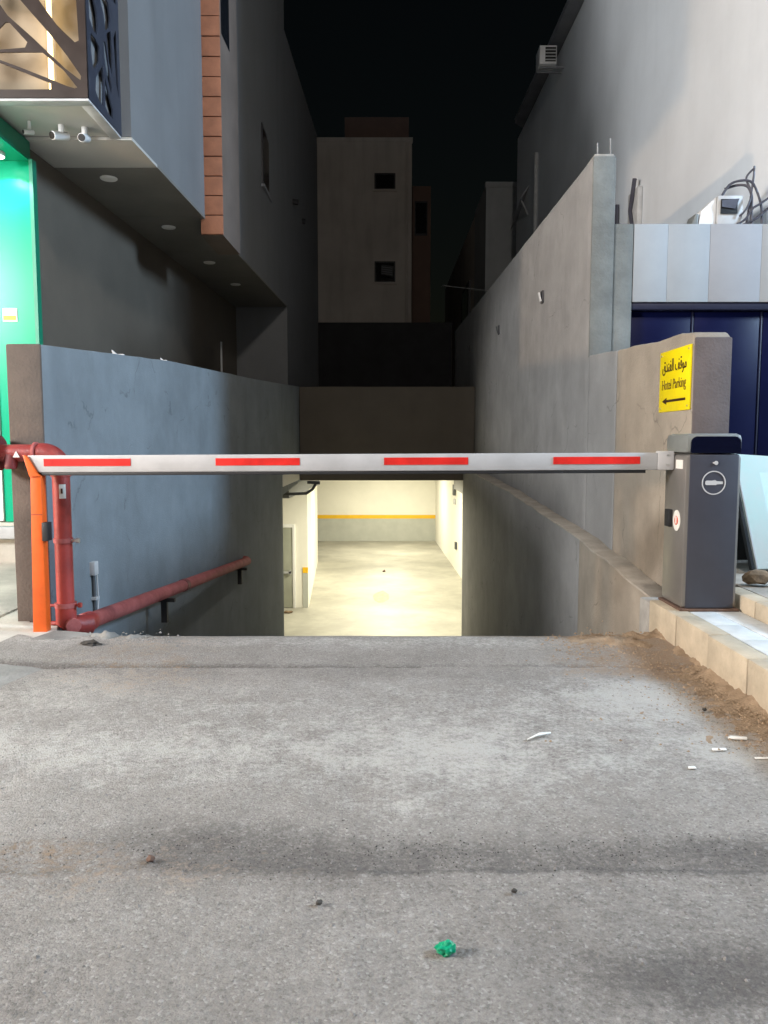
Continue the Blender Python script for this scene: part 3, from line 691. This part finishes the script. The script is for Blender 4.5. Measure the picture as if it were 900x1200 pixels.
# green shopfront
GS = thing('shopfront', 'brightly lit green shopfront at the far left behind the ramp wall', 'shopfront')
build('header', MB().box(-8, -3.15, 6.32, 7.10, 3.64, SZ - .026), 'green_dark', GS, .004)
box('header_underside', (-8, -3.155, 6.33, 7.09, 3.627, 3.637), 'green', GS)
box('side_panel', (-3.515, -3.15, 7.09, 7.11, .40, 3.625), 'green', GS)
box('edge_trim', (-3.147, -3.115, 7.05, 7.13, .40, 3.63), 'green_dark', GS)
box('upper_panel', (-8, -3.517, 7.09, 7.11, 2.31, 3.625), 'green', GS)
box('base', (-8, -3.12, 7.02, 7.12, .02, .395), 'pave', GS, .01)
box('sill', (-8, -3.2, 6.9, 7.015, .26, .37), 'galv', GS, .01)
win = box('window', (-8, -3.56, 7.10, 7.12, .42, 2.29), 'shelf_glow', GS)
for k in range(17):
    z = .45 + k * .108
    box('slat', (-8, -3.565, 7.075, 7.097, z, z + .012 + .016 * (k % 3 == 0)), 'shelf', win)
box('window_frame', (-3.557, -3.52, 7.07, 7.115, .41, 2.30), 'white', GS)
n = box('notice', (-3.45, -3.32, 7.082, 7.088, 2.22, 2.34), 'sticker', GS); box('notice_band', (-3.444, -3.33, 7.078, 7.081, 2.235, 2.275), 'band', n)
build('spot_housing', MB().tube([(-3.335, 6.88, 3.626), (-3.335, 6.88, 3.59)], .06, 16), 'white', GS)
build('spot_lens', MB().tube([(-3.335, 6.88, 3.59), (-3.335, 6.88, 3.584)], .05, 16), 'lens', GS)
light('spot_glow', 'SPOT', (-3.335, 6.85, 3.56), 34, (.93, 1, .96), .04, (R(14), 0, 0), R(110), GS, .12)
light('spot_glow', 'SPOT', (-4.4, 6.3, 3.56), 40, (1, .99, .94), .05, (R(-4), 0, 0), R(130), GS, .3)

# ------------------------------------------------------------------ right building, shop, boundary bits
RB = thing('white_building', 'tall white-painted building rising behind the shop on the right', 'building')
build('wall', MB().prism([(3.6, 7.35, .3), (3.6, 21.5, .3), (3.6, 21.5, 9.26), (3.6, 7.35, 8.80)], (10, 0, 0)), 'white_wall', RB)
build('cornice', MB().prism([(3.35, 7.3, 8.81), (3.35, 20.5, 9.265), (4.2, 21.5, 9.275), (4.2, 7.3, 8.81)], (0, 0, .11)), 'cornice', RB)
build('conduit', MB().tube([(3.555, 18.6, 4.6), (3.555, 18.6, 7.85)], .05, 10), 'galv', RB)
t = thing('window_awning', 'small slanted pale awning low on the far end of the white building', 'awning')
build('sheet', MB().prism([(3.595, 19.7, 7.45), (3.595, 21.3, 7.1), (3.4, 21.3, 6.8), (3.4, 19.7, 7.15)], (0, 0, .03)), 'galv', t)
build('bracket', MB().tube([(3.595, 19.8, 6.8), (3.43, 19.8, 7.14)], .02, 6), 'galv', t)
t = thing('wall_cabinet', 'grey electrical cover plate with dark cable on the white wall', 'electrical box')
build('cover', MB().box(3.52, 3.598, 11.02, 11.45, 3.95, 4.68), 'galv', t, .02)
build('cable', MB().tube([(3.50, 11.1, 4.80), (3.49, 11.15, 4.6), (3.495, 11.25, 4.4), (3.5, 11.15, 4.15)], .03, 6), 'cable', t)
build('cable', MB().tube([(3.56, 12.1, 4.2), (3.56, 12.1, 4.74)], .03, 6), 'cable', t)
AC = thing('air_conditioner', 'white outdoor air conditioner high under the roof edge of the white building', 'air conditioner')
box('case', (3.09, 3.43, 16.0, 16.4, 8.62, 8.97), 'white_plastic', AC, .012)
box('grille', (3.2, 3.41, 15.985, 15.998, 8.66, 8.93), 'black', AC)
for k in range(4): box('slat', (3.2, 3.41, 15.975, 15.984, 8.68 + k * .062, 8.70 + k * .062), 'galv', AC)
build('bracket', MB().box(3.12, 3.6, 16.1, 16.14, 8.585, 8.615).box(3.12, 3.6, 16.3, 16.34, 8.585, 8.615), 'cornice', AC)

SH = thing('corner_shop', 'low shop with pale fascia and navy shutter right of the boundary wall', 'shop')
box('roof', (2.25, 9, 7.16, 7.34, 2.6, 3.05), 'cornice', SH); box('roof_slab', (2.25, 3.597, 7.345, 12, 2.9, 3.06), 'cornice', SH)
xs = [2.25, 2.555, 2.935, 3.40, 3.75, 4.3, 4.9, 5.6]
for k, (a, b) in enumerate(zip(xs, xs[1:])):
    m = ('fascia', 'fascia', 'fascia2', 'fascia3')[min(k, 3)]
    box('fascia_panel', (a + .0008, b - .0008, 7.10 + .002 * (k == 1), 7.155, 2.40, 3.085), m, SH, .002)
box('lintel', (2.25, 9, 7.12, 7.24, 2.335, 2.397), 'navy_frame', SH, .004)
x = 2.255
for k, wd in enumerate((.585, .62, .62, .62, .62)):
    box('shutter_panel', (x, x + wd - .012, 7.20, 7.23, .29, 2.33), 'navy', SH, .004)
    box('post', (x + wd - .009, x + wd + .005, 7.192, 7.24, .29, 2.333), 'navy_frame', SH, .003); x += wd + .014
t = thing('junction_box', 'open grey junction box among cables on the shop roof', 'electrical box')
build('case', MB().box(3.04, 3.27, 7.22, 7.5, 3.089, 3.37), 'galv', t, .008)
box('opening', (3.065, 3.215, 7.205, 7.219, 3.205, 3.335), 'black', t)
build('flap', MB().prism([(3.068, 7.20, 3.32), (3.225, 7.20, 3.335), (3.19, 7.20, 3.245), (3.068, 7.20, 3.262)], (0, -.006, 0)), 'cable', t)
t = thing('roof_lamp', 'white lamp housing with sloped end left of the junction box', 'light fitting')
build('housing', MB().prism([(2.875, 7.24, 3.089), (3.036, 7.24, 3.089), (3.036, 7.24, 3.365), (2.90, 7.24, 3.235)], (0, .2, 0)), 'white_plastic', t, .006)
build('end_cap', MB().prism([(2.805, 7.235, 3.089), (2.868, 7.235, 3.089), (2.876, 7.235, 3.21), (2.85, 7.235, 3.215)], (0, .18, 0)), 'hood', t, .004)
CB = thing('cable_bundle', 'tangle of grey cables looping over the shop roof by the junction box', 'cables')
def spline(P, n=10):
    P = [Vector(p) for p in P]; out = []
    for i in range(len(P) - 1):
        p0, p1, p2, p3 = P[max(i - 1, 0)], P[i], P[i + 1], P[min(i + 2, len(P) - 1)]
        for k in range(n):
            t_ = k / n; out.append(.5 * ((2 * p1) + (p2 - p0) * t_ + (2 * p0 - 5 * p1 + 4 * p2 - p3) * t_ ** 2 + (3 * p1 - p0 - 3 * p2 + p3) * t_ ** 3))
    return out + [P[-1]]
for path, r_ in (([(3.09, 7.25, 3.38), (3.15, 7.24, 3.47), (3.24, 7.22, 3.50), (3.33, 7.2, 3.48), (3.39, 7.2, 3.38), (3.43, 7.2, 3.25), (3.44, 7.2, 3.09)], .011),
                 ([(3.13, 7.3, 3.45), (3.22, 7.26, 3.47), (3.30, 7.22, 3.45), (3.335, 7.2, 3.36), (3.34, 7.2, 3.2), (3.35, 7.2, 3.09)], .012),
                 ([(3.20, 7.2, 3.10), (3.28, 7.19, 3.15), (3.34, 7.18, 3.24), (3.40, 7.18, 3.28), (3.49, 7.18, 3.34), (3.52, 7.18, 3.36), (3.525, 7.18, 3.42)], .010),
                 ([(3.22, 7.24, 3.1), (3.32, 7.2, 3.13), (3.42, 7.2, 3.2), (3.52, 7.2, 3.28), (3.64, 7.2, 3.41), (3.75, 7.2, 3.55)], .007),
                 ([(3.25, 7.22, 3.1), (3.36, 7.18, 3.14), (3.44, 7.18, 3.20), (3.54, 7.18, 3.29), (3.65, 7.18, 3.43), (3.78, 7.18, 3.60)], .006),
                 ([(3.31, 7.24, 3.09), (3.33, 7.22, 3.3), (3.345, 7.2, 3.5), (3.35, 7.2, 3.62)], .010),
                 ([(3.23, 7.2, 3.18), (3.27, 7.18, 3.22), (3.31, 7.18, 3.30), (3.33, 7.2, 3.4), (3.29, 7.22, 3.52), (3.345, 7.2, 3.60)], .009)):
    build('cable', MB().tube(spline(path), r_, 6), 'cable', CB, smooth=60)

GP = thing('glass_sheet', 'pale framed glass sheet leaning behind the barrier cabinet', 'glass sheet')
a, b_, c, d = Vector((2.44, 5.0, .30)), Vector((3.5, 5.0, .30)), Vector((3.5, 5.35, .98)), Vector((2.38, 5.28, 1.05))
build('pane', MB().prism([a, b_, c, d], (0, -.012, .006)), 'pane', GP, .002)
build('frame', MB().tube([a + Vector((-.02, -.01, 0)), d + Vector((-.02, -.01, .01))], .020, 6), 'black', GP)
build('edge_trim', MB().tube([a + Vector((.008, -.02, 0)), d + Vector((.008, -.02, .01))], .007, 6), 'galv', GP)
box('dark_gap_sheet', (2.30, 3.3, 5.42, 5.46, .298, .95), 'black', GP)  # black sheet stands in for the dark gap behind the pane
t = lump('stone', 2.24, 4.56, .296, .065, 'wood', 'brown broken block on the upper kerb beside the cabinet', 'stone', 3, (1.3, .9, .7), 2, .3)
t = lump('stone', 2.37, 4.52, .296, .05, 'stone', 'dark red stone right of the broken block on the kerb', 'stone', 6, (1, .9, .9), 2, .3)

# ------------------------------------------------------------------ far buildings at the end of the alley
struct('alley_ground', MB().box(-1.7, 3.3, 15.12, 70, .62, .9), 'upper_pave')
FB = thing('far_building', 'plain beige apartment block closing the view at the alley end', 'building')
Yf = 30
box('wall', (-2.52, 1.05, Yf, Yf + 8, .5, 12.42), 'far_wall', FB); box('roof_room', (-1.50, .95, Yf + .6, Yf + 5, 12.3, 13.5), 'far_wall_red', FB)
box('parapet', (-2.55, 1.08, Yf - .03, Yf + .2, 12.38, 12.52), 'far_wall', FB)
for z0, z1 in ((10.67, 11.17), (7.25, 7.93)):
    wd = build('window', MB().box(-.36, -.31, Yf - .05, Yf + .03, z0 - .05, z1 + .05).box(.38, .43, Yf - .05, Yf + .03, z0 - .05, z1 + .05).box(-.308, .378, Yf - .05, Yf + .03, z1, z1 + .05).box(-.308, .378, Yf - .05, Yf + .03, z0 - .05, z0), 'dark_frame', FB)
    box('pane', (-.308, .378, Yf - .018, Yf - .006, z0 + .002, z1 - .002), 'glass_dark', wd)
    build('sill', MB().box(-.42, .49, Yf - .12, Yf + .0, z0 - .12, z0 - .052), 'far_wall', wd)
ac = build('window_cooler', MB().prism([(-.12, Yf - .35, 7.42), (.34, Yf - .35, 7.36), (.36, Yf - .35, 7.74), (-.10, Yf - .35, 7.80)], (0, .33, 0)), 'conduit', FB, .02)
for k in range(4): build('louvre', MB().prism([(-.09, Yf - .36, 7.45 + k * .08), (.31, Yf - .36, 7.40 + k * .08), (.31, Yf - .36, 7.43 + k * .08), (-.09, Yf - .36, 7.48 + k * .08)], (0, .008, 0)), 'cornice', ac)
build('drain_pipe', MB().tube([(.86, Yf - .06, .6), (.86, Yf - .06, 12.3)], .05, 8), 'far_wall', FB)
FB2 = thing('far_annex', 'dark narrow block right of the beige apartment block', 'building')
box('wall', (1.12, 1.83, 31, 38, .5, 11.08), 'far_wall_red', FB2); wd = box('window', (1.2, 1.70, 30.96, 31.02, 9.2, 10.5), 'dark_frame', FB2); box('pane', (1.24, 1.66, 30.94, 30.958, 9.27, 10.43), 'glass_dark', wd)
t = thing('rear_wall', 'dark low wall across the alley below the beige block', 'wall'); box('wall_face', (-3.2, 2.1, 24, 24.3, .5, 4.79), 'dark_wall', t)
RF = thing('grey_building', 'grey building beyond the tall boundary wall on the right', 'building')
box('wall', (3.09, 12, 24, 26.9, .5, 8.91), 'far_grey', RF)
build('side_wing', MB().box(3.12, 12, 27, 40, .5, 8.86), 'far_wall', RF)
box('parapet', (3.06, 12, 23.96, 24.2, 8.80, 8.95), 'far_grey', RF)
wd = box('window', (3.04, 3.13, 28.2, 30.4, 4.6, 6.9), 'dark_frame', RF); box('pane', (3.02, 3.038, 28.35, 30.25, 4.75, 6.75), 'glass_dark', wd)
t = thing('overhead_wire', 'thin pale wire crossing the alley in front of the far buildings', 'wire')
build('strand', MB().tube([(1.7, 23, 5.7), (3.2, 23.9, 5.72)], .012, 5), 'galv', t)

# ------------------------------------------------------------------ barrier cabinet with its arm
BG = thing('barrier_gate', 'silver and charcoal barrier cabinet on the kerb with lowered white arm', 'barrier', None, (1.83, 4.4, .19))
def L2(mb):                                       # world -> parent space
    mb.v = [(x - 1.83, y - 4.4, z - .19) for x, y, z in mb.v]; return mb
X0, X1, Y0, Y1 = 1.672, 1.985, 4.255, 4.58
build('base_plate', L2(MB().box(X0 - .01, X1 + .01, Y0 - .01, Y1 + .01, .186, .20)), 'stone', BG, .002)
build('body', L2(MB().box(X0, X1, Y0 + .006, Y1, .20, 1.068)), 'silver', BG, .022)
build('front_panel', L2(MB().box(X0 + .022, X1 - .022, Y0, Y0 + .012, .205, 1.066)), 'panel', BG, .003)
hood = build('hood', L2(MB().box(X0 - .001, X1 + .001, Y0, Y1 + .001, 1.070, 1.182)), 'hood', BG, .03)
hv = MB(); pts = []
w0, w1, z0, z1, rr = X0 + .022, X1 - .014, 1.074, 1.166, .035
pts = [(w0, z0), (w1, z0)] + [(w1 - rr + rr * math.cos(a), z1 - rr + rr * math.sin(a)) for a in (0, .4, .8, 1.2, 1.57)] + [(w0 + rr - rr * math.cos(a), z1 - rr + rr * math.sin(a)) for a in (1.57, 1.2, .8, .4, 0)]
build('visor', L2(hv.prism([(x, Y0 - .003, z) for x, z in pts], (0, .008, 0))), 'gloss_black', BG)
def ring(cx, cz, r0, r1, y, n=36):
    mb = MB()
    for k in range(n):
        a = 2 * math.pi * k / n
        for r_, yy in ((r0, y), (r1, y), (r1, y + .004), (r0, y + .004)): mb.v.append((cx + r_ * math.cos(a), yy, cz + r_ * math.sin(a)))
    for k in range(n):
        q, p = k * 4, ((k + 1) % n) * 4
        for i in range(4): mb.f.append((q + i, q + (i + 1) % 4, p + (i + 1) % 4, p + i))
    return mb
lg = ring(1.828, .910, .0605, .0665, Y0 - .0025)
lg.prism([(1.828 + x, Y0 - .0025, .910 + z) for x, z in ((-.047, -.008), (-.04, -.013), (.012, -.013), (.016, -.009), (.050, -.007), (.050, .007), (.016, .009), (.006, .015), (-.01, .012), (-.04, .012), (-.047, .007))], (0, .004, 0))
build('emblem', L2(lg), 'logo', BG)
build('keyhole', L2(MB().tube([(1.836, Y0 + .004, 1.020), (1.836, Y0 - .006, 1.020)], .011, 14).box(1.819, 1.829, Y0 - .004, Y0 + .002, 1.016, 1.024)), 'logo', BG)
build('sticker', L2(MB().box(X0 - .002, X0 + .002, 4.30, 4.40, .985, 1.035)), 'sticker', BG)
build('sensor', L2(MB().box(X0 - .022, X0 + .002, 4.43, 4.50, .645, .745)), 'rubber', BG, .003)
st = MB().tube([(X0 - .001, 4.36, .69), (X0 - .004, 4.36, .69)], .052, 24); st.v = [(x, y, .69 + (z - .69) * 1.15) for x, y, z in st.v]
wr = build('warning_sticker', L2(st), 'sticker', BG)
build('warning_mark', L2(MB().tube([(X0 - .004, 4.36, .69), (X0 - .006, 4.36, .69)], .026, 16)), 'sticker_red', wr)
build('warning_symbol', L2(MB().box(X0 - .0075, X0 - .0055, 4.352, 4.368, .672, .712)), 'sticker', wr)
# arm
AY = 4.45
arm = build('arm', L2(MB().add([(-1.995, AY - .022, .960), (1.575, AY - .022, .975), (1.575, AY - .022, 1.074), (-2.055, AY - .022, 1.058),
                             (-1.995, AY + .022, .960), (1.575, AY + .022, .975), (1.575, AY + .022, 1.074), (-2.055, AY + .022, 1.058)],
                            [(0, 1, 2, 3), (7, 6, 5, 4), (0, 4, 5, 1), (1, 5, 6, 2), (2, 6, 7, 3), (3, 7, 4, 0)])), 'arm', BG, .006)
def az(x): return lerp(.965, .979, (x + 2) / 3.57)
for pa, pb in ((54, 155), (254, 352), (450, 548), (647, 748)):
    xa, xb = (pa - 450) * AY / 900, (pb - 450) * AY / 900
    build('red_stripe', L2(MB().add([(xa, AY - .0245, az(xa) + .031), (xb, AY - .0245, az(xb) + .031), (xb, AY - .0245, az(xb) + .073), (xa, AY - .0245, az(xa) + .073),
                                  (xa, AY - .021, az(xa) + .031), (xb, AY - .021, az(xb) + .031), (xb, AY - .021, az(xb) + .073), (xa, AY - .021, az(xa) + .073)],
                                 [(0, 1, 2, 3), (7, 6, 5, 4), (0, 4, 5, 1), (1, 5, 6, 2), (2, 6, 7, 3), (3, 7, 4, 0)])), 'red_tape', arm)
build('rubber_strip', L2(MB().add([(-1.985, AY - .017, .942), (1.51, AY - .017, .957), (1.51, AY - .017, .975), (-1.985, AY - .017, .960),
                                (-1.985, AY + .017, .942), (1.51, AY + .017, .957), (1.51, AY + .017, .975), (-1.985, AY + .017, .960)],
                               [(0, 1, 2, 3), (7, 6, 5, 4), (0, 4, 5, 1), (1, 5, 6, 2), (2, 6, 7, 3), (3, 7, 4, 0)])), 'rubber', arm, .003)
build('arm_bracket', L2(MB().box(1.575, X0 - .001, AY - .0245, AY + .0245, .974, 1.084)), 'arm', BG, .008)
for zz in (1.005, 1.06): build('bolt', L2(MB().tube([(1.63, AY - .022, zz), (1.63, AY - .029, zz)], .005, 6)), 'steel', BG)

# orange catch post
OP = thing('catch_post', 'orange steel post holding the free end of the barrier arm', 'post', None, (-2.02, 4.45, .02))
def P2(mb): mb.v = [(x + 2.02, y - 4.45, z - .02) for x, y, z in mb.v]; return mb
pb = MB().prism([(-2.058, 4.42, .0), (-1.976, 4.42, .0), (-1.974, 4.42, .940), (-1.992, 4.42, .952), (-2.048, 4.42, 1.052), (-2.070, 4.42, 1.056), (-2.037, 4.42, .93)], (0, .06, 0))
build('post', P2(pb), 'orange', OP, .004)
build('cradle_plate', P2(MB().prism([(-2.037, 4.412, .935), (-1.974, 4.412, .94), (-1.996, 4.412, .956), (-2.053, 4.412, 1.058), (-2.072, 4.412, 1.060)], (0, .006, 0)).prism([(-2.037, 4.482, .935), (-1.974, 4.482, .94), (-1.996, 4.482, .956), (-2.053, 4.482, 1.058), (-2.072, 4.482, 1.060)], (0, .006, 0))), 'orange', OP, .001)
build('foot_plate', P2(MB().box(-2.085, -1.955, 4.39, 4.51, .0, .012)), 'orange', OP, .003)
build('photocell', P2(MB().box(-1.974, -1.940, 4.40, 4.46, .565, .672)), 'rubber', OP, .003)
build('seam', P2(MB().box(-2.0415, -1.9755, 4.4185, 4.4205, .715, .718)), 'flange', OP)

# red fire pipe
FP = thing('fire_pipe', 'red fire hydrant pipe with elbow beside the orange post, running down the ramp wall', 'pipe')
px, py = -2.005 + .04, 4.78
def arc(c, r, a0, a1, ax1, ax2, n=9):
    c = Vector(c); ax1 = Vector(ax1); ax2 = Vector(ax2)
    return [c + (ax1 * math.cos(lerp(a0, a1, i / n)) + ax2 * math.sin(lerp(a0, a1, i / n))) * r for i in range(n + 1)]
px = -1.935; py = 4.60; r = .051
build('riser', MB().tube([(px, py, .11), (px, py, .96)], r, 24), 'red_pipe', FP, smooth=40)
el = arc((px - .10, py, .97), .10, 0, math.pi / 2, (1, 0, 0), (0, 0, 1))
build('elbow', MB().tube([(px, py, .93)] + el + [(px - .12, py, 1.07)], r + .008, 24), 'red_pipe', FP, smooth=40)
build('inlet', MB().tube([(px - .11, py, 1.07), (-2.30, py, 1.07)], r, 24), 'red_pipe', FP, smooth=40)
build('coupling', MB().tube([(px - .155, py, 1.07), (px - .15, py, 1.07), (px - .135, py, 1.07), (px - .13, py, 1.07)], [r, r + .014, r + .014, r], 24), 'red_dusty', FP, smooth=30)
build('flange', MB().tube([(-2.29, py, 1.07), (-2.292, py, 1.07), (-2.318, py, 1.07), (-2.322, py, 1.07)], [r, .105, .105, .09], 28), 'flange', FP, smooth=30)
build('hose_cap', MB().tube([(-2.322, py, 1.07), (-2.36, py, 1.07), (-2.40, py, 1.07), (-2.405, py, 1.07)], [.07, .07, .055, .04], 20), 'flange', FP, smooth=30)
build('valve_body', MB().tube([(-2.22, py - .01, 1.05), (-2.22, py - .03, .985), (-2.22, py - .03, .975)], [.045, .035, .03], 14), 'flange', FP, smooth=30)
foot = MB().tube([(px, py, .12)] + arc((px + .085, py + .0, .085), .085, math.pi, 1.5 * math.pi, (1, .1, 0), (0, 0, 1)) , r + .010, 24)
build('elbow', MB().tube([(px, py, .14), (px, py, .05), (px + .02, py + .02, .02), (px + .07, py + .06, .012), (px + .11, py + .1, .01)], r + .010, 24), 'red_pipe', FP, smooth=40)
build('foot_plug', MB().tube([(px + .055, py - .045, .035), (px + .075, py - .075, .035)], .045, 18), 'red_dusty', FP, .004)
for zz, rr_ in ((.545, r + .006), (.150, r + .013)):
    build('clamp', MB().tube([(px, py, zz - .014), (px, py, zz + .014)], rr_, 24), 'red_dusty', FP, smooth=40)
    cl = build('clamp_bolt', MB().tube([(px + r, py - .01, zz), (px + r + .045, py - .012, zz)], .008, 8).tube([(px + r + .03, py - .012, zz), (px + r + .05, py - .012, zz)], .016, 6), 'steel' if zz > .3 else 'red_pipe', FP)
build('drain_tap', MB().tube([(px - r - .03, py - .02, .04), (px - r + .02, py - .02, .04)], .014, 8).tube([(px - r - .035, py - .02, .15), (px - r, py - .02, .15)], .009, 8), 'red_pipe', FP)
A = Vector((px + .06, py + .06, .012)); Bp = Vector((-1.755, 9.75, -.385))
build('ramp_pipe', MB().tube([A, A.lerp(Bp, .5), Bp, Bp + Vector((-.02, .07, -.0)), Bp + Vector((-.12, .12, 0))], r + .002, 24), 'red_dusty', FP, smooth=40)
d = (Bp - A).normalized()
for t_ in (.02, .44):
    c0 = A.lerp(Bp, t_); build('coupling', MB().tube([c0 - d * .05, c0 - d * .046, c0 + d * .046, c0 + d * .05], [r, r + .012, r + .012, r] if t_ < .1 else [r, r + .006, r + .006, r], 24), 'red_pipe' if t_ < .1 else 'flange', FP, smooth=30)
for t_ in (.34, .93):
    c0 = A.lerp(Bp, t_)
    build('hanger', MB().box(c0.x - .24, c0.x + .07, c0.y - .02, c0.y + .02, c0.z - .085, c0.z - .058).box(c0.x - .045, c0.x + .005, c0.y - .02, c0.y + .02, c0.z - .26, c0.z - .08), 'rubber', FP)
lab = MB()
for k in range(7):
    a0 = R(-90 + 8 + k * 7); lab.v += [(px + (r + .0012) * math.cos(a0), py + (r + .0012) * math.sin(a0), .80), (px + (r + .0012) * math.cos(a0), py + (r + .0012) * math.sin(a0), .885)]
lab.f = [(2 * k, 2 * k + 2, 2 * k + 3, 2 * k + 1) for k in range(6)]
pl_ = build('pipe_label', lab, 'sticker', FP)
build('label_mark', MB().box(px + .018, px + .027, py - r - .003, py - r + .004, .83, .86), 'ink', pl_)
build('label_mark', MB().prism([(-2.192, py - r - .004, 1.045), (-2.152, py - r - .004, 1.045), (-2.172, py - r - .004, 1.082)], (0, .002, 0)), 'sticker', FP)

# socket box with conduit on the ramp wall
JB = thing('socket_box', 'pale socket box with dark conduit on the left ramp wall', 'electrical box')
wx = -2.035
wx = -2.052
box('box', (wx - .01, wx + .035, 5.30, 5.37, .205, .30), 'galv', JB, .005)
build('conduit', MB().tube([(wx + .012, 5.33, .205), (wx + .012, 5.34, -.10)], .012, 10), 'conduit', JB)
build('cable', MB().tube([(wx + .032, 5.34, .205), (wx + .034, 5.35, .03), (wx + .03, 5.33, -.10)], .006, 6), 'galv', JB)
build('clip', MB().box(wx - .005, wx + .035, 5.31, 5.37, .03, .05), 'galv', JB)

# yellow parking sign on the wall side
SG = thing('parking_sign', 'yellow hotel parking sign with black arrow on the right ramp wall', 'sign')
SX = 1.885
y_near, y_far = 4.775, 5.30
box('board', (SX - .004, SX + .006, y_near, y_far, 1.335, 1.735), 'yellow', SG, .002)
def sgn(ya, z): return Matrix(((0, 0, -1, SX - .0055), (-1, 0, 0, ya), (0, 1, 0, z), (0, 0, 0, 1)))
text_mesh('arabic_text', '\uFED5\uFEAA\uFEE8\uFED4\uFEDF\uFE8D \uFED2\uFED7\uFEEE\uFEE3', .41, .105, sgn(5.245, 1.572), 'ink', SG)
text_mesh('english_text', 'Hotel Parking', .41, .085, sgn(5.245, 1.460), 'ink_olive', SG)
aw = MB().prism([(SX - .006, y, z) for y, z in ((5.24, 1.405), (5.16, 1.427), (5.16, 1.413), (4.84, 1.413), (4.84, 1.397), (5.16, 1.397), (5.16, 1.383))], (.003, 0, 0))
build('arrow', aw, 'ink', SG)
for yy in (y_near + .03, y_far - .03):
    for zz in (1.36, 1.71): build('screw', MB().tube([(SX - .003, yy, zz), (SX - .007, yy, zz)], .007, 8), 'steel', SG)

# ------------------------------------------------------------------ unseen lamps added beyond the frame for side light and fill
def unseen_lamp(x, y, h, dx, watt, col, size, label):  # pole and head are added around a light placed for its effect
    t = thing('unseen_lamp', label, 'unseen lamp', 'unseen lamps lighting the scene', (x - dx, y, 0))
    build('pole', MB().tube([(0, 0, 0), (0, 0, h), (dx * .4, 0, h + .12), (dx, 0, h + .14)], [.07, .045, .035, .03], 12), 'galv', t, smooth=40)
    build('lamp_head', MB().box(dx - .28, dx + .28, -.13, .13, h + .10, h + .2), 'galv', t, .03)
    build('lens', MB().box(dx - .22, dx + .22, -.1, .1, h + .08, h + .10), 'lens', t)
    light('lamp_glow', 'POINT', (dx, 0, h - .12), watt, col, size, None, None, t)
unseen_lamp(-8.0, .2, 4.0, -.6, 5600, (.98, .97, .96), .9, 'unseen shop lamp on an added short pole, left pavement')
unseen_lamp(12.0, 2.2, 7.0, .9, 9800, (.56, .77, 1), 1.2, 'unseen cool white lamp placed far along the right pavement')
unseen_lamp(-12.0, .9, 1.5, -.01, 3200, (1, .66, .38), .25, 'unseen low warm lamp placed far along the left pavement')
unseen_lamp(1.2, .4, 7.6, 5.5, 1200, (1, .91, .81), .3, 'unseen fill lamp added on a long arm over the road')  # general fill light added overhead
